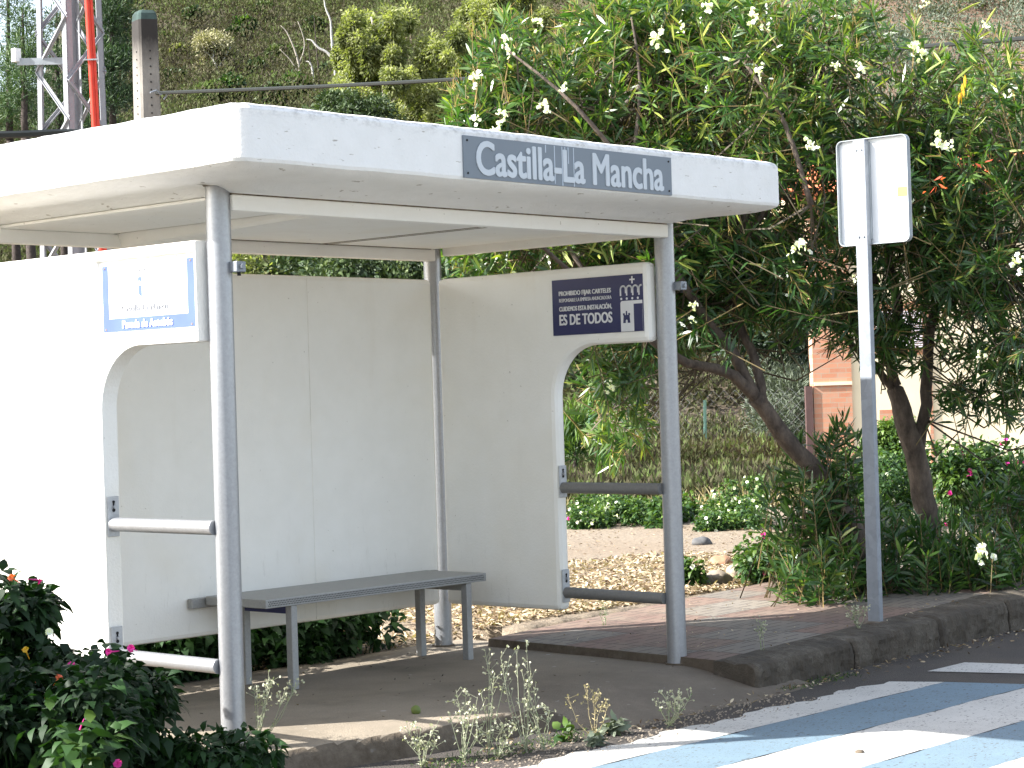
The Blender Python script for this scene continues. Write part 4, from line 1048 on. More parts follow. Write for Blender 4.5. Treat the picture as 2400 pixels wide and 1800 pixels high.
sucker('dark oleander suckers with bare upright tips left of the sign pole', 1900, 1130, 110, 120, 13.2, 60)
sucker('leafy oleander shoots at the pavement edge just left of the sign pole', 1930, 1300, 130, 75, 12.9, 70, .02)
sucker('tall thin oleander shoots standing before the brick wall', 1975, 1060, 60, 110, 13.3, 22, -.10)
sucker('dense dark oleander undergrowth right of the sign pole', 2140, 1290, 120, 85, 13.2, 80, -.10)
sucker('oleander shrub with one white flower near the kerb at the right', 2300, 1280, 120, 80, 13.3, 80, -.03, [(2295, 1290, 12.7, 1.0)])
sucker('dark oleander thicket at the right edge of the photo', 2380, 1150, 110, 80, 14.2, 50, -.14)
sucker('low oleander thicket between the two leaning trunks', 2060, 1220, 100, 60, 13.9, 40, -.14)

# generic leafy mass: blobs of leaves
def blobs_leaves(lv, blobs, per, L, Wr, dens_bias=.0, tint=(.5, .2), quad=False, dirup=.2, shell=.55, up=None):
    for (c, r) in blobs:
        r = np.array(r if hasattr(r, '__len__') else (r, r, r), float); n = max(4, int(per))
        d = rdir(n); rad = (shell+(1-shell)*rng.random(n)**.5)[:, None]*(1+.18*rng.normal(size=(n, 1)))
        P = np.array(c)[None]+d*r[None]*rad; D = norm(d+rdir(n)*.9+np.array([[0, 0, dirup]])); LL = rng.uniform(L*.65, L*1.3, n)
        t = np.clip(tint[0]+rng.normal()*.13+rng.normal(size=n)*tint[1]+.22*d[:, 2], 0, 1)
        (lv.quad if quad else lv.leaf)(P, D, LL, LL*Wr, t)
def canopy(cx, cy, rx, ry, d, n, br, dd=None, fill=1.0):
    """n blobs filling an uneven ellipsoid given in photo pixels"""
    out = []; sc = d/FPX; dd = dd or rx*sc
    for i in range(n):
        v = rdir(1)[0]*rng.random()**(1/2.2); k = 1+.15*rng.normal()
        p = np.array(W(cx+v[0]*rx, cy+v[2]*-ry, d))+np.array(FH)*v[1]*dd
        out.append((p, br*rng.uniform(.6, 1.35)*np.array([1, 1, .8]))); 
    return out
def hit(px, py):
    d = 40.0
    while d < 300:
        p = W(px, py, d)
        if p.z < float(terrain(p.x, p.y)): return d
        d += .5
    return 150.0
def grounded(mb, p, rad):
    g = Vector((p.x+.2, p.y+.1, float(terrain(p.x+.2, p.y+.1))-.3))
    if p.z > g.z+.5: mb.tube([g, g+(p-g)*.5+Vector((.08, .05, 0)), p], [rad*1.5, rad*1.2, rad], 7, True, .05)
def tree(name, lbl, cat, base, limbs, blobs, per, L, Wr, mat, bark, tint=(.5, .18), quad=False, group=None, extra=None, crown='crown', shell=.55, dirup=.2):
    b = W(*base); b.z = float(terrain(b.x, b.y)) if len(base) == 3 else b.z
    t = thing(name, b, lbl, cat, group)
    mb = MB()
    for pts, rad in limbs: limb(mb, pts, rad, 3, 6)
    if limbs: grounded(mb, W(*limbs[0][0][0]), limbs[0][1][0]*LS)
    else:
        cc = Vector(np.mean([q[0] for q in blobs], 0)); lo = min(q[0][2] for q in blobs); grounded(mb, Vector((cc.x, cc.y, max(lo, cc.z-.3))), .07)
        t.location = (cc.x, cc.y, float(terrain(cc.x, cc.y)))
    if mb.v: mb.build('trunk', bark, t, smooth=True)
    lv = Leaves(); blobs_leaves(lv, blobs, per, L, Wr, tint=tint, quad=quad, shell=shell, dirup=dirup); lv.build(crown, mat, t); return t
def lobes(spec, d, n):
    out = []
    for (cx, cy, rx, ry) in spec:
        k = max(3, int(n/4))
        for _ in range(k):
            a, q = rng.random()*6.28, rng.random()**.5
            x, y = cx+math.cos(a)*rx*q, cy+math.sin(a)*ry*q; dd = d+rng.normal()*.9
            for j in range(4):   # a drooping spray: four tufts hanging below one another
                p = np.array(W(x+rng.normal()*7, y+j*rng.uniform(5, 10), dd+rng.normal()*.15)); out.append((p, np.array([.30, .30, .34])*rng.uniform(.55, 1.25)*(1-.12*j)))
    return out
# eucalyptus clump behind the shelter roof
DE = 62
tree('eucalyptus_tree', 'broad pale green eucalyptus with rounded lobes rising behind the roof, right of the dead trees', 'tree', (900, 300, DE),
     [([(905, 420, DE), (905, 250, DE), (890, 120, DE), (870, 40, DE)], [.16, .12, .08, .04]), ([(905, 260, DE), (960, 180, DE-.5), (1000, 90, DE-.5)], [.08, .06, .03])],
     lobes(((835, 110, 45, 75), (905, 70, 62, 50), (960, 140, 50, 70), (880, 180, 65, 60), (1020, 180, 42, 80), (985, 245, 70, 45), (835, 235, 45, 40), (920, 130, 90, 95)), DE, 30), 330, .13, .36, LEAF_EUC, MBARKE, (.55, .17), dirup=-.3)
tree('eucalyptus_tree', 'taller eucalyptus with grey-green top reaching out of the frame beside the oleander', 'tree', (1130, 300, DE+3),
     [([(1150, 420, DE+3), (1145, 200, DE+3), (1110, 20, DE+3)], [.18, .13, .07])],
     lobes(((1120, 35, 65, 60), (1085, 115, 52, 65), (1155, 125, 55, 65), (1105, 215, 52, 80), (1205, 30, 60, 70), (1265, 110, 70, 85), (1160, 130, 115, 130)), DE+3, 34), 320, .13, .36, LEAF_EUC, MBARKE, (.50, .17), dirup=-.3)
tree('eucalyptus_tree', 'dark shaded tree crown low behind the shelter roof left of the name board', 'tree', (870, 330, DE-6),
     [], canopy(800, 270, 110, 40, DE-6, 40, .4), 220, .13, .35, LEAF_OAK, MBARKD, (.4, .17))
# pale small tree on the slope
DP = hit(516, 190)+.5; PK = DP/78
tree('pale_tree', 'small pale leafed tree with white branches standing alone on the scrub slope', 'tree', (512, 178, DP),
     [([(516, 190, DP-.5), (508, 160, DP-1.2), (500, 130, DP-1.2), (505, 100, DP-.8)], [.07*PK, .05*PK, .035*PK, .015*PK]), ([(506, 150, DP-1.2), (490, 128, DP-1.2), (478, 120, DP-1.2)], [.03*PK, .025*PK, .01*PK]), ([(510, 160, DP-1), (530, 130, DP-1), (540, 110, DP-.5)], [.03*PK, .02*PK, .01*PK])],
     canopy(500, 108, 32, 26, DP-.3, 24, .34*PK)+canopy(522, 132, 26, 20, DP, 9, .28*PK)+canopy(480, 150, 22, 14, DP, 6, .25*PK)+canopy(535, 150, 16, 14, DP, 4, .22*PK), 260, .13*PK, .30, LEAF_PALE, MBARKW, (.45, .2), shell=.3)
# dead white trees
DD = hit(760, 232)
def deadtree(lbl, limbs, base, bark=MBARKW):
    limbs = [(p, [q*DD/66 for q in rd]) for p, rd in limbs]
    b = W(*base); b.z = float(terrain(b.x, b.y)); t = thing('dead_tree', b, lbl, 'dead tree')
    mb = MB(); 
    for pts, rad in limbs: limb(mb, pts, rad, 3, 6)
    grounded(mb, W(*limbs[0][0][0]), limbs[0][1][0]*LS)
    mb.build('trunk', bark, t, smooth=True)
deadtree('tall white dead tree with one bent arm on the slope', [([(788, 215, DD), (784, 150, DD), (778, 100, DD), (775, 50, DD), (762, 15, DD), (758, -30, DD)], [.07, .06, .05, .04, .03, .02]), ([(782, 140, DD), (765, 122, DD), (745, 112, DD), (732, 96, DD), (718, 92, DD)], [.06, .055, .05, .035, .015])], (788, 215, DD))
deadtree('thin grey dead tree left of the white one, with forked bare twigs', [([(705, 225, DD), (702, 165, DD), (690, 115, DD), (672, 75, DD), (658, 60, DD)], [.06, .05, .035, .025, .01]), ([(702, 175, DD), (680, 140, DD), (655, 115, DD)], [.03, .02, .01]), ([(700, 150, DD), (712, 120, DD), (712, 90, DD), (698, 50, DD)], [.03, .025, .02, .01])], (705, 225, DD), MBARKE)
deadtree('blackened bare sapling standing close left of the white dead tree', [([(748, 200, DD), (745, 150, DD), (740, 90, DD), (736, 40, DD)], [.035, .03, .02, .01]), ([(735, 195, DD), (728, 150, DD), (722, 100, DD)], [.035, .03, .01])], (748, 200, DD), MBARKD)
deadtree('short hooked dead stem with a white crook beneath the dead trees', [([(735, 195, DD-.5), (732, 165, DD-.5), (727, 148, DD-.5), (717, 143, DD-.5)], [.04, .04, .035, .02])], (735, 195, DD-.5))
# pines at the left
DPN = 70
def pine(lbl, px, base_y, top_y, half, d, n, bias=0):
    limbs = [([(px+4, base_y, d), (px, (base_y+top_y)/2, d), (px-2, top_y, d)], [.16, .11, .03])]
    bl = []
    for i in range(n):
        t = rng.random()**.8; y = top_y+(base_y-top_y)*t*.92; wv = half*(.25+.75*min(1, t*1.7))*(1-.25*max(0, t-.7)/.3)
        a = rng.random()*6.28; rr = rng.random()**.6
        p = np.array(W(px+math.cos(a)*rr*wv, y, d))+np.array(FH)*math.sin(a)*rr*wv*d/FPX; bl.append((p, np.array([.62, .62, .38])*rng.uniform(.7, 1.3)))
    return tree('pine_tree', lbl, 'pine tree', (px, base_y, d), limbs, bl, 150, .22, .12, LEAF_PINE, MBARKD, (.5+bias, .2), dirup=.8, shell=.1)
pine('light green pine at the far left edge before the sky', 20, 330, -40, 75, DPN, 44, .18)
pine('pine showing its bare dark trunk left of the mast', 55, 320, 20, 60, DPN-6, 30, .12)
pine('pine half hidden behind the lattice mast', 135, 330, 30, 70, DPN+2, 42, .08)
pine('dark pine between the mast and the concrete pole', 262, 300, -60, 60, DPN, 85, -.18)
pine('dark pine directly right of the red pipe', 225, 340, 10, 55, DPN+6, 55, -.12)
# dark bushes in the gap between roof and back wall, and other hill-foot bushes (each one its own)
hf = [(590, 640, 60, 44, 'left'), (700, 645, 70, 40, 'mid'), (810, 650, 70, 42, 'mid'), (920, 655, 80, 44, 'right'), (1010, 650, 60, 46, 'right')]
labs = ['sunlit olive bush filling the gap beside the front left post', 'dark evergreen bush above the back wall near its joint', 'dark evergreen bush above the middle of the back wall', 'mottled green bush above the back wall left of the back post', 'dark bush immediately beside the back post top']
for (px, py, rx, ry, _), lb_ in zip(hf, labs):
    d = 44+rng.random()*3
    tree('evergreen_bush', lb_, 'bush', (px, 950, d), [], canopy(px, py+20, rx, ry+30, d, 26, .42), 200, .13, .42, LEAF_OAK if px != 590 else LEAF_EUC, MBARKD, (.42, .2), group='bushes at the foot of the slope')
tree('evergreen_bush', 'deep shaded evergreen seen behind the leaning oleander trunk', 'bush', (1840, 1000, 40), [], canopy(1800, 740, 110, 120, 40, 50, .5), 180, .15, .4, LEAF_PINE, MBARKD, (.15, .12))
tree('evergreen_bush', 'dark evergreen glimpsed through the right opening of the shelter', 'bush', (1400, 1000, 36), [], canopy(1400, 830, 110, 80, 36, 34, .4), 160, .13, .4, LEAF_OAK, MBARKD, (.3, .15))
tree('grey_shrub', 'grey-green rosemary-like shrub behind the chain link fence', 'shrub', (1850, 1090, 39), [], canopy(1840, 960, 80, 110, 39.5, 40, .32), 200, .12, .14, LEAF_GREY, MBARKD, (.45, .2), dirup=.9)
tree('grey_shrub', 'blue-grey shrub on the slope just left of the brick pier', 'shrub', (1840, 900, 42), [], canopy(1850, 850, 60, 60, 42, 20, .35), 180, .13, .14, LEAF_GREY, MBARKD, (.35, .2), dirup=.9)
tree('olive_tree', 'feathery young olive behind the shelter rail', 'tree', (1345, 1150, 30), [([(1345, 1170, 30), (1350, 1060, 30), (1345, 960, 30)], [.05, .04, .02])], canopy(1350, 1040, 22, 80, 30, 14, .2), 130, .16, .12, LEAF_HEDGE, MBARKD, (.6, .2), dirup=1.2)

for (px, py, sz, mt, ti) in ((395, 95, 17, LEAF_HEDGE, .5), (420, 125, 15, LEAF_EUC, .5), (575, 60, 20, LEAF_HEDGE, .3), (560, 85, 22, LEAF_OAK, .4), (655, 135, 26, LEAF_OAK, .6), (620, 30, 18, LEAF_OAK, .6), (700, 200, 30, LEAF_HEDGE, .35), (640, 225, 30, LEAF_OAK, .5),
                            (600, 165, 24, LEAF_OAK, .3), (690, 130, 24, LEAF_HEDGE, .45), (480, 215, 30, LEAF_SCRUB, .9), (410, 180, 20, LEAF_OAK, .25), (545, 205, 28, LEAF_HEDGE, .25), (770, 175, 26, LEAF_OAK, .45), (735, 60, 18, LEAF_OAK, .35), (450, 40, 20, LEAF_OAK, .5)):
    d = hit(px, py+sz*.6); k_ = d/FPX
    tree('slope_bush', 'small rounded green bush growing among the scrub on the slope', 'bush', (px, py+sz, d), [], canopy(px, py, sz*.9, sz*.75, d-3.0, 16, sz*k_*.5), 170, .0024*d, .5, mt, MBARKD, (ti, .15), group='green bushes scattered over the scrub slope')

# stuff: scrub over the hillside
def build_scrub():
    lv = Leaves(); n = 15000
    az = np.radians(np.where(rng.random(n) < .72, rng.uniform(-15.5, 1.5, n), rng.uniform(1.5, 16, n)))+AZ0; r = 42*np.exp(rng.random(n)*math.log(215/42))
    X = CX+r*np.sin(az); Y = CY+r*np.cos(az); Z = terrain(X, Y); azd = np.degrees(az-AZ0)
    keep = (Z > .8) & ~((azd > 7.5) & (nz(X, Y, .30, 8) > -.35) & (r > 55)); keep &= ~((azd < -11.5) & (r > 112))
    X, Y, Z, r, azd = X[keep], Y[keep], Z[keep], r[keep], azd[keep]; n = len(X)
    R_ = (.5+1.9*rng.random(n)**1.8)*(1+r/300); per = 88
    idx = np.repeat(np.arange(n), per); m = len(idx); d = rdir(m); d[:, 2] = np.abs(d[:, 2])*.9
    P = np.stack([X, Y, Z], 1)[idx]+d*R_[idx][:, None]*np.array([[1, 1, 1.0]])*(.55+.45*rng.random((m, 1)))
    patch = nz(X, Y, .12, 9)*.20+nz(X, Y, .4, 10)*.12
    kind = np.clip(.45+patch*1.3+rng.normal(size=n)*.22, 0, 1)
    T = np.clip(kind[idx]+rng.normal(size=m)*.07+.04*d[:, 2], 0, 1)
    L = rng.uniform(.08, .21, m)*(.6+r[idx]/150)
    lv.quad(P, d+rdir(m, .6)*.8, L, L*rng.uniform(.3, .6, m), T)
    tag(lv.build('scrub', LEAF_SCRUB), 'brownish green scrub covering the hillside behind the shelter', 'scrub', kind='stuff')
    # grey-leaved scrub on the orange soil at the right
    lv = Leaves(); n = 760; az = np.radians(rng.uniform(8, 16, n))+AZ0; r = rng.uniform(60, 190, n)
    X = CX+r*np.sin(az); Y = CY+r*np.cos(az); Z = terrain(X, Y); R_ = rng.uniform(.6, 1.5, n)*(1+r/200); per = 260
    idx = np.repeat(np.arange(n), per); m = len(idx); d = rdir(m); d[:, 2] = np.abs(d[:, 2])
    P = np.stack([X, Y, Z], 1)[idx]+d*R_[idx][:, None]*(.4+.6*rng.random((m, 1))); L = rng.uniform(.06, .15, m)*(.6+r[idx]/150)
    lv.quad(P, d+rdir(m, .5)*.8, L, L*.45, np.clip(.4+rng.normal(size=m)*.2, 0, 1))
    tag(lv.build('grey_scrub', LEAF_GREY), 'grey-green bushes dotted over the orange soil slope at upper right', 'scrub', kind='stuff')
build_scrub()
# brush and dry grass between the dirt and the slope
def build_brush():
    lv = Leaves(); n = 17000; px = rng.uniform(1200, 2450, n); d = rng.uniform(23.5, 44, n)
    P = Wn(px, np.full(n, 900.), d); P[:, 2] = terrain(P[:, 0], P[:, 1]); cl = nz(P[:, 0], P[:, 1], .9, 12)
    h = np.clip(.35+.35*cl, .08, .8)*np.where(d > 33, 1.6, .8)
    lv.leaf(P, rdir(n, 2.2), h*rng.uniform(.5, 1.2, n), .014+.006*rng.random(n), rng.random(n), .25)
    tag(lv.build('dry_grass', LEAF_STRAW), 'straw-coloured dry grass behind the earth clearing', 'grass', kind='stuff')
    lv = Leaves(); n = 2200; px = rng.uniform(1250, 1950, n); d = rng.uniform(24.5, 44, n)
    P = Wn(px, np.full(n, 900.), d); P[:, 2] = terrain(P[:, 0], P[:, 1]); per = 70; idx = np.repeat(np.arange(n), per); m = len(idx)
    dd = rdir(m); dd[:, 2] = abs(dd[:, 2]); Q = P[idx]+dd*rng.uniform(.1, .6, (m, 1))*(.55+.45*(d[idx] > 32))[:, None]; kk = rng.random(n)[idx]
    lv.quad(Q, dd+rdir(m, .8), rng.uniform(.08, .18, m), .04, np.clip(kk*.8+rng.normal(size=m)*.15, 0, 1))
    tag(lv.build('brush', LEAF_SCRUB), 'tangled reddish green brush behind the chain link fence', 'brush', kind='stuff')
build_brush()

# flowering hedges of broad leaved marvel-of-Peru plants
def flower_bush(name, lbl, cat, blobs, per, L, fl, mat=LEAF_HEDGE, tint=(.5, .2), group=None, flsize=.022, base=None, Wr=.62):
    c = np.mean([b[0] for b in blobs], 0); b = Vector((c[0], c[1], float(terrain(c[0], c[1])))) if base is None else Vector(base)
    t = thing(name, b, lbl, cat, group); lv = Leaves()
    for (cc, r) in blobs:
        r = np.array(r if hasattr(r, '__len__') else (r, r, r), float); n = per
        d = rdir(n); P = np.array(cc)[None]+d*r[None]*(.45+.6*rng.random((n, 1))); P[:, 2] = np.maximum(P[:, 2], b.z+.01)
        LL = rng.uniform(L*.6, L*1.2, n); D = norm(d*np.array([[1, 1, .4]])+rdir(n)*.8)
        lv.leaf(P, D, LL, LL*Wr, np.clip(tint[0]+rng.normal()*.1+rng.normal(size=n)*tint[1]+.15*d[:, 2], 0, 1), .25, (0, 0, 1), .62)
    lv.build('foliage', mat, t)
    st = Leaves(); 
    A_ = np.array([[*(np.array(cc)[:2]), b.z] for cc, r in blobs])+rng.normal(size=(len(blobs), 3))*[[.05, .05, 0]]; B_ = np.array([np.array(cc) for cc, r in blobs])
    st.stick(A_, B_, .008, .005, .3*np.ones(len(A_))); st.build('stems', LEAF_MIR, t)
    for (mt, k) in fl:
        f = Leaves(); 
        for _ in range(k):
            cc, r = blobs[rng.integers(len(blobs))]; r = np.array(r if hasattr(r, '__len__') else (r, r, r), float)
            v = rdir(1, .3)[0]; v = norm((v-.5*np.array(FV))[None])[0]; p = np.array(cc)+v*r*1.08; a = np.arange(5)*1.2566
            u = np.cross(v, [.2, .3, .9]); u /= np.linalg.norm(u); w2_ = np.cross(v, u)
            D = u[None]*np.cos(a)[:, None]+w2_[None]*np.sin(a)[:, None]+v[None]*.5
            f.leaf(np.repeat(p[None], 5, 0), D, flsize, flsize*.85, rng.random(5), 0, v, 1.3)
            f.stick(p[None]-v[None]*flsize*1.6, p[None], .002, .004, .5)
        tag(f.build('flowers', mt, t), kind='stuff')
    return t
def gblobs(pxr, d, n, h, r, pyg=None):
    out = []
    for i in range(n):
        px = rng.uniform(*pxr); dd = d+rng.uniform(-.7, .9); p = W(px, 900, dd); z = float(terrain(p.x, p.y)); hh = h*(.62+.55*float(nz(p.x, p.y, 2.6, 21))); out.append((np.array([p.x, p.y, z+rng.uniform(.1, 1)*max(.08, hh-r*.4)]), r*rng.uniform(.5, 1.2)))
    return out
flower_bush('flowering_bush', 'low green bush dotted with pale pink flowers, seen through the shelter opening above the clearing', 'bush', gblobs((1335, 1480), 21.6, 40, .50, .14), 170, .05, [(PETAL_W, 60), (PETAL_M, 8)])
flower_bush('flowering_bush', 'plain green leafy bush beside the front right post above the clearing', 'bush', gblobs((1490, 1620), 21.4, 28, .38, .13), 150, .075, [(PETAL_W, 8)])
flower_bush('flowering_bush', 'bright green bush covered in white flowers left of the leaning trunk', 'bush', gblobs((1640, 1780), 20.6, 30, .62, .15), 170, .05, [(PETAL_W, 75)], tint=(.5, .2))
flower_bush('flowering_bush', 'sunlit bush with white flowers behind the sign pole', 'bush', gblobs((1960, 2140), 19.5, 50, .8, .17), 160, .055, [(PETAL_W, 50)], tint=(.5, .2))
flower_bush('round_hedge', 'rounded yellow-green clipped bush under the house window', 'hedge', [(np.array(W(2090+random.uniform(-40, 40), 1030+random.uniform(-20, 25), 21)), .17) for _ in range(26)], 170, .05, [(PETAL_W, 3)], tint=(.8, .18))
flower_bush('flowering_bush', 'tangled bush with magenta flowers at the right edge in front of the house', 'bush', [(np.array(W(rng.uniform(2200, 2440), rng.uniform(1060, 1200), rng.uniform(15, 16.5))), .14) for _ in range(60)], 120, .06, [(PETAL_M, 34), (PETAL_W, 10)], tint=(.5, .22))
flower_bush('flowering_bush', 'small bush with tiny magenta flowers at the tiled pavement edge', 'bush', [(np.array(W(rng.uniform(1740, 1850), rng.uniform(1270, 1365), rng.uniform(14.0, 14.6))), .10) for _ in range(26)], 90, .05, [(PETAL_M, 7)], tint=(.55, .2))
flower_bush('flowering_bush', 'small leafy seedling clump beside the front right post on the litter', 'bush', [(np.array(W(rng.uniform(1588, 1635), rng.uniform(1325, 1375), 14.2)), .07) for _ in range(9)], 60, .05, [(PETAL_W, 1)], tint=(.6, .2))
# bushes just behind the shelter's back wall, visible under it
for k, (a, b, lbl, nn) in enumerate(((-.6, .55, 'leafy bush with yellow trumpet flowers behind the shelter under the left wall', 44), (.5, 1.5, 'shaded leafy bush behind the bench seen under the back wall', 44), (1.5, 2.75, 'dark shaded ground bush behind the shelter next to the back post', 40))):
    bl = [(np.array([rng.uniform(a, b), rng.uniform(1.80, 2.35) if k else rng.uniform(1.75, 2.6), rng.uniform(.03, .40-.05*k)]), .14) for _ in range(nn)]
    flower_bush('leafy_bush', lbl, 'bush', bl, 130, .07, [(PETAL_Y, 7)] if k < 2 else [], LEAF_MIR if k else LEAF_HEDGE, (.42, .2), base=((a+b)/2, 2.1, 0))

# foreground bush of four o'clock flowers at lower left
def fore():
    def mk(lbl, regs, fls, per, L=.062, tint=(.16, .18), mat=LEAF_MIR):
        bl = []
        for (n, cx, cy, rx, ry, d0, d1, br) in regs:
            for _ in range(n):
                t = rng.random()*6.28; r = math.sqrt(rng.random()); d = rng.uniform(d0, d1)
                bl.append((np.array(W(cx+r*math.cos(t)*rx, cy+r*math.sin(t)*ry, d)), br*rng.uniform(.7, 1.2)))
        c = np.mean([b[0] for b in bl], 0); base = Vector((c[0], c[1], ZR if c[1] < -.3 else -.03))
        t = thing('four_oclock_bush', base, lbl, 'flowering bush'); lv = Leaves()
        for cc, r in bl:
            n = per; d = rdir(n); P = np.array(cc)[None]+d*r*(.3+1.35*rng.random((n, 1)));
            ok = P[:, 2] > base.z+.01; P = P[ok]; d = d[ok]; n = len(P)
            LL = rng.uniform(L*.55, L*1.25, n); D = norm(d*np.array([[1, 1, .3]])+rdir(n)*.7+np.array([[0, 0, -.15]]))
            lv.leaf(P, D, LL, LL*.60, np.clip(tint[0]+rng.normal(size=n)*tint[1], 0, 1), .30, (0, 0, 1), .60)
        lv.build('foliage', mat, t)
        st = Leaves(); pts = np.array([c_ for c_, r in bl]); fz = pts.copy(); fz[:, 2] = base.z; fz[:, :2] = fz[:, :2]*.5+np.array(base)[None, :2]*.5
        st.stick(fz, (fz+pts)/2+rng.normal(size=pts.shape)*.03, .009, .007, .3); st.stick((fz+pts)/2, pts, .006, .003, .5); st.build('stems', LEAF_MIR, t)
        for (px, py, d, mt) in fls:
            f = Leaves(); p = np.array(W(px, py, d)); v = norm((-np.array(FV)*.6+rdir(1, .5)[0]*.7)[None])[0]; u = np.cross(v, [.2, .3, .9]); u /= np.linalg.norm(u); w2_ = np.cross(v, u); a = np.arange(5)*1.2566
            D = u[None]*np.cos(a)[:, None]+w2_[None]*np.sin(a)[:, None]+v[None]*.45
            f.leaf(np.repeat(p[None], 5, 0), D, .0155, .016, rng.random(5), 0, v, 1.35); f.stick(p[None]-v[None]*.04, p[None], .0015, .004, .5)
            f.build('flower', mt, t)
    mk('dark leafy bush with magenta, orange and yellow trumpet flowers in the lower left corner',
       [(90, 60, 1700, 220, 150, 6.4, 7.6, .075), (54, 165, 1640, 130, 85, 6.8, 7.7, .07), (24, 10, 1540, 90, 70, 7.0, 7.6, .065), (16, 45, 1430, 50, 36, 7.1, 7.4, .045), (26, 262, 1660, 60, 90, 6.9, 7.6, .055), (8, 345, 1640, 40, 45, 7.1, 7.5, .04), (40, -150, 1560, 140, 220, 6.6, 8.2, .12)],
       [(28, 1355, 7.0, PETAL_R), (90, 1359, 7.0, PETAL_M), (60, 1525, 6.9, PETAL_Y), (75, 1595, 6.7, PETAL_R), (168, 1560, 6.8, PETAL_M), (210, 1600, 6.8, PETAL_M), (308, 1520, 6.9, PETAL_M), (257, 1528, 6.8, PETAL_M), (137, 1590, 6.7, PETAL_R), (115, 1482, 6.9, PETAL_W),
        (288, 1612, 6.9, PETAL_W), (186, 1714, 6.3, PETAL_M), (275, 1790, 6.3, PETAL_M), (295, 1705, 6.8, PETAL_R), (113, 1640, 6.6, PETAL_R)], 78, .060)
    mk('low dark ivy-like creeper at the foot of the front left post', [(42, 460, 1785, 180, 24, 7.0, 7.6, .03), (10, 545, 1755, 50, 40, 7.2, 7.6, .03), (14, 400, 1750, 90, 25, 7.0, 7.5, .03), (6, 610, 1765, 40, 40, 7.3, 7.6, .025)], [], 18, .058, (.3, .18))
    mk('bright green plant in the bottom left corner with sunlit heart-shaped leaves', [(6, 175, 1740, 70, 40, 6.1, 6.4, .05)], [], 12, .09, (.35, .2), LEAF_HEDGE)
fore()
# taller bush, unseen, added just outside the frame at left to shade the corner
bl = [(np.array([rng.uniform(-3.6, -1.9), rng.uniform(-.4, 1.9), rng.uniform(.1, 1.5)]), .25) for _ in range(90)]
flower_bush('leafy_bush', 'tall leafy bush added out of view at the far left to shade the corner', 'bush', bl, 120, .10, [], LEAF_MIR, (.4, .2), base=(-2.7, .8, -.03))

# weeds along the kerb
def weed(lbl, px, py, z, h, n, spread=.25, tint=(.6, .25), seeds=True, mat=LEAF_WEED, leafL=.022):
    p0 = on(px, py, 2, z); t = thing('weed', p0, lbl, 'weed'); lv = Leaves(); st = Leaves(); p0 = np.array(p0)
    for i in range(n):
        tip = p0+np.array([rng.normal()*spread*h, rng.normal()*spread*h, h*rng.uniform(.55, 1.0)]); mid = (p0+tip)/2+rng.normal(size=3)*.012
        st.stick(p0[None], mid[None], .0022, .0018, .6); st.stick(mid[None], tip[None], .0018, .001, .7)
        k = 12; s = rng.random(k)[:, None]; Q = np.where(s < .5, p0+(mid-p0)*s*2, mid+(tip-mid)*(s*2-1)); D = rdir(k, .7)
        lv.leaf(Q, D, rng.uniform(.5, 1.2, k)*leafL, leafL*.25, np.clip(tint[0]+rng.normal(size=k)*tint[1], 0, 1), .1)
        # side twigs with small seed heads
        k = 7; s = .35+.65*rng.random((k, 1)); Q = mid+(tip-mid)*s; D = rdir(k, .9); E_ = Q+D*rng.uniform(.02, .055, (k, 1)); st.stick(Q, E_, .0010, .0008, .7)
        if seeds:
            for _ in range(2): lv.leaf(E_, rdir(k), .010, .009, np.clip(.9+rng.normal(size=k)*.1, 0, 1), 0, None, 1.2)
    st.build('stems', mat, t); lv.build('leaves', mat, t)
weed('tall grey-green weed with seed heads leaning on the front left post', 600, 1760, -.02, .36, 9, .28, (.5, .3))
weed('pale dry weed with round seed heads in front of the slab, left of the tallest', 1145, 1770, ZR, .46, 5, .10)
weed('tallest silvery weed standing in front of the slab edge', 1235, 1765, ZR, .50, 6, .10, (.8, .2))
weed('green bushy weed at the foot of the slab edge', 1085, 1785, ZR, .30, 9, .22, (.35, .25))
weed('small dry weed near the slab\'s broken end', 1275, 1760, ZR, .27, 6, .2)
weed('withered reddish weed beyond the slab end', 1395, 1735, ZR, .24, 6, .18, (.6, .3), True, LEAF_STRAW)
weed('short seed-headed weed at the bottom edge of the photo', 990, 1800, ZR, .16, 7, .3)
weed('thin dry weed growing from the shaded kerb joint right of the front right post', 1785, 1555, -.02, .24, 3, .08, (.4, .2))
weed('dark weed tuft on the shaded ramp beside the road', 1568, 1700, -.08, .14, 8, .35, (.2, .2))
weed('faint weed growing beside the sign pole foot', 2012, 1475, .06, .12, 6, .3, (.4, .3))
weed('thin weed stalk on the edge of the tiled pavement', 1420, 1475, .03, .17, 3, .1, (.4, .2), False)
weed('low weed tuft left of the slab weeds', 1170, 1778, ZR, .16, 8, .4, (.5, .3))
def rosette(lbl, px, py, z, r, n, mat, tint, up=.5):
    p0 = np.array(on(px, py, 2, z)); t = thing('weed', p0, lbl, 'weed'); lv = Leaves(); D = rdir(n, up)
    lv.leaf(np.repeat(p0[None], n, 0)+rng.normal(size=(n, 3))*[[.015, .015, .02]]+[[0, 0, .02]], D, rng.uniform(.6, 1.1, n)*r, r*.5, np.clip(tint+rng.normal(size=n)*.15, 0, 1), .15, (0, 0, 1), .7)
    lv.build('leaves', mat, t)
rosette('small bright green broad-leaved plant by the slab end', 1327, 1738, ZR, .085, 16, LEAF_HEDGE, .75)
rosette('flat grey-green rosette on the gravel beside the road', 1435, 1722, ZR, .09, 30, LEAF_GREY, .8, .25)
rosette('low grey-green patch between slab end and white stripe', 1395, 1748, ZR, .06, 30, LEAF_GREY, .6, .2)

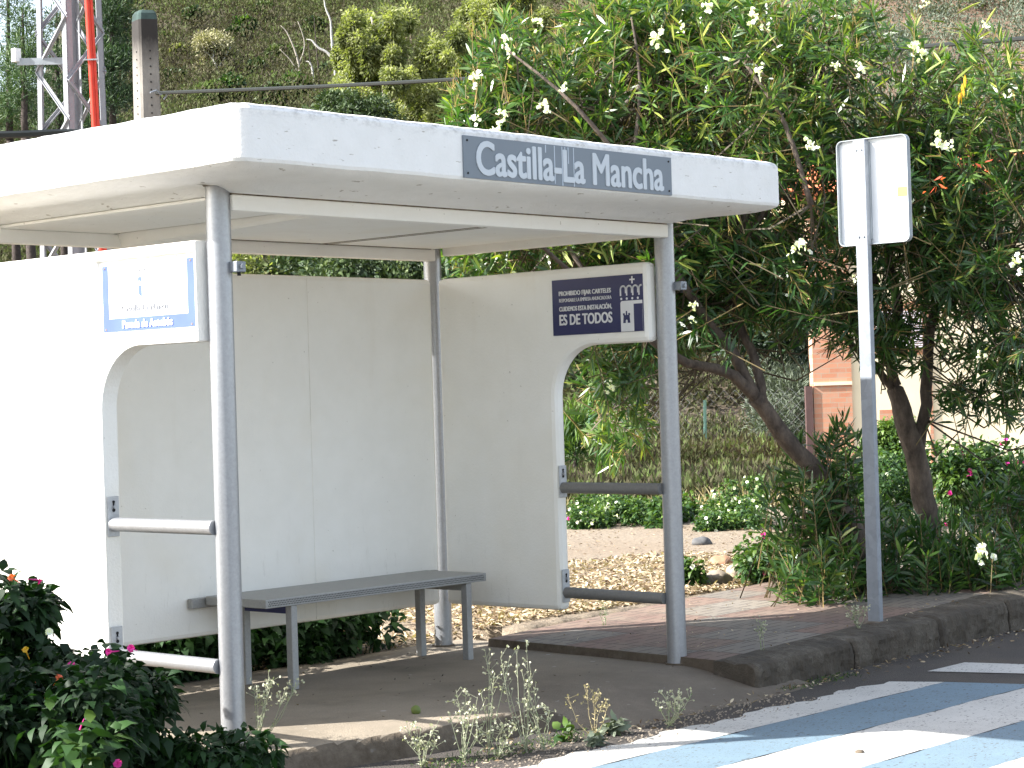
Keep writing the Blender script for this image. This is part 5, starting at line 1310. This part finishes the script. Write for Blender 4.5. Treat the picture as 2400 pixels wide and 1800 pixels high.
# leaf litter, grit and stones
def litter(name, lbl, n, fn, L, zoff=.012, mat=LEAF_DRY, tint=(.6, .25), curl=.4):
    lv = Leaves(); X, Y, Z = fn(n); m = len(X); P = np.stack([X, Y, Z+zoff+rng.random(m)*.015], 1); D = rdir(m)*[[1, 1, curl]]
    lv.leaf(P, D, rng.uniform(L*.4, L*1.3, m), L*.28*rng.uniform(.6, 1.3, m), np.clip(tint[0]+rng.normal(size=m)*tint[1], 0, 1), rng.normal()*.1, (0, 0, 1), .8)
    tag(lv.build(name, mat), lbl, 'litter', kind='stuff')
def fA(n):
    X = rng.uniform(1.2, 8.5, n); Y = 1.75+rng.random(n)**1.5*2.6; ok = (Y > 1.50+.06*(X-3)) | (X < 3.2); X, Y = X[ok], Y[ok]; return X, Y, terrain(X, Y)
litter('leaf_litter', 'thick dry beige leaf litter behind the shelter and pavement', 26000, fA, .055, .006, LEAF_DRY, (.55, .3), .25)
def fB(n):
    d = rng.uniform(14, 22, n); px = rng.uniform(1000, 1950, n); P = Wn(px, np.full(n, 900.), d); return P[:, 0], P[:, 1], terrain(P[:, 0], P[:, 1])
litter('scattered_twigs', 'sparse dry bits scattered over the sunlit earth clearing', 1800, fB, .04, .003, LEAF_DRY, (.3, .3), .1)
def fC(n):
    X = rng.uniform(.2, 2.9, n); Y = rng.uniform(-.2, 1.7, n)**1; return X, Y, np.zeros(n)
litter('slab_debris', 'tiny dark leaf fragments on the shelter slab', 130, fC, .022, .004, LEAF_TWIG, (.0, .15), .1)
def fD(n):
    X = rng.uniform(.5, 6, n); Y = np.where(X < 1.6, rng.uniform(-.78, -.48, n), -.60+.055*(X-3)-np.abs(rng.normal(size=n))*.08); return X, Y, np.full(n, ZR)
litter('gutter_debris', 'dry leaves and grit collected along the kerb foot', 420, fD, .035, .004, LEAF_DRY, (.35, .35))
def fE(n):
    X = rng.uniform(3.2, 8, n); Y = rng.uniform(-.3, 1.5, n); return X, Y, zp(X)+.018
litter('pavement_debris', 'small leaf bits on the tiled pavement', 260, fE, .03, .003, LEAF_DRY, (.5, .35), .1)
def gravel():
    mb = MB(); random.seed(5)
    for _ in range(900):
        x = random.uniform(.5, 2.9); y = random.uniform(-.98, -.60); s = random.uniform(.003, .009)
        z = ZR+s*.3; mb.add([(x+s, y, z), (x, y+s, z), (x-s, y, z), (x, y-s*.8, z), (x+s*.2, y, z+s*.9)], [(0, 1, 4), (1, 2, 4), (2, 3, 4), (3, 0, 4)])
    tag(mb.build('gravel', MSTONE), 'loose pale grit between the slab edge and the white stripe', 'gravel', kind='stuff')
gravel()
def gutter_grass():
    lv = Leaves(); n = 900; X = np.concatenate([rng.uniform(.5, 1.6, 600), rng.uniform(3.0, 3.7, 300)]); Y = np.where(X < 2, rng.uniform(-.72, -.5, n), -.60+rng.normal(size=n)*.04)
    P = np.stack([X, Y, np.full(n, ZR)], 1); lv.leaf(P, rdir(n, 1.2), rng.uniform(.01, .035, n), .004, rng.random(n), .2)
    tag(lv.build('gutter_grass', LEAF_HEDGE), 'short green growth at the foot of the slab and kerb', 'grass', kind='stuff')
gutter_grass()
def stone(lbl, px, py, z, r, mat=MSTONE):
    p = on(px, py, 2, z); bm = bmesh.new(); bmesh.ops.create_icosphere(bm, subdivisions=3, radius=r)
    for v in bm.verts: v.co *= 1+.28*noise.noise(v.co*2.2/r*.6+Vector((px, 0, 0))); v.co.z *= .6
    me = bpy.data.meshes.new('stone'); bm.to_mesh(me); bm.free(); o = link('stone', me, mat, None, True); o.location = p+Vector((0, 0, r*.3)); tag(o, lbl, 'stone'); return o
stone('grey stone on the clearing right of the front right post', 1645, 1280, .02, .09, plain('grey_stone', (.10, .10, .10), .9, 0, .2, 12))
stone('large pale stone among the litter by the pavement', 1680, 1372, .05, .11)
stone('pale rounded stone beside the small flowering bush', 1735, 1350, .05, .10)
stone('beige stone half buried in leaf litter near the front right post', 1650, 1375, .05, .09)
stone('reddish stone near the back of the leaf litter', 1690, 1325, .03, .09, plain('reddish_stone', (.36, .20, .12), .9, 0, .25, 12))
stone('small dark pebble on the wide white stripe', 2015, 1766, ZR, .018, plain('brown_pebble', (.14, .11, .08), .9))
g_ = on(975, 1673, 2, 0); bm = bmesh.new(); bmesh.ops.create_icosphere(bm, subdivisions=3, radius=.022)
for v in bm.verts: v.co *= 1+.1*noise.noise(v.co*60)
me = bpy.data.meshes.new('green_fruit'); bm.to_mesh(me); bm.free(); o = link('green_fruit', me, plain('green_rind', (.13, .17, .04), .6), None, True); o.location = g_+Vector((0, 0, .017)); tag(o, 'small green fruit lying on the slab near its sunlit edge', 'fruit')
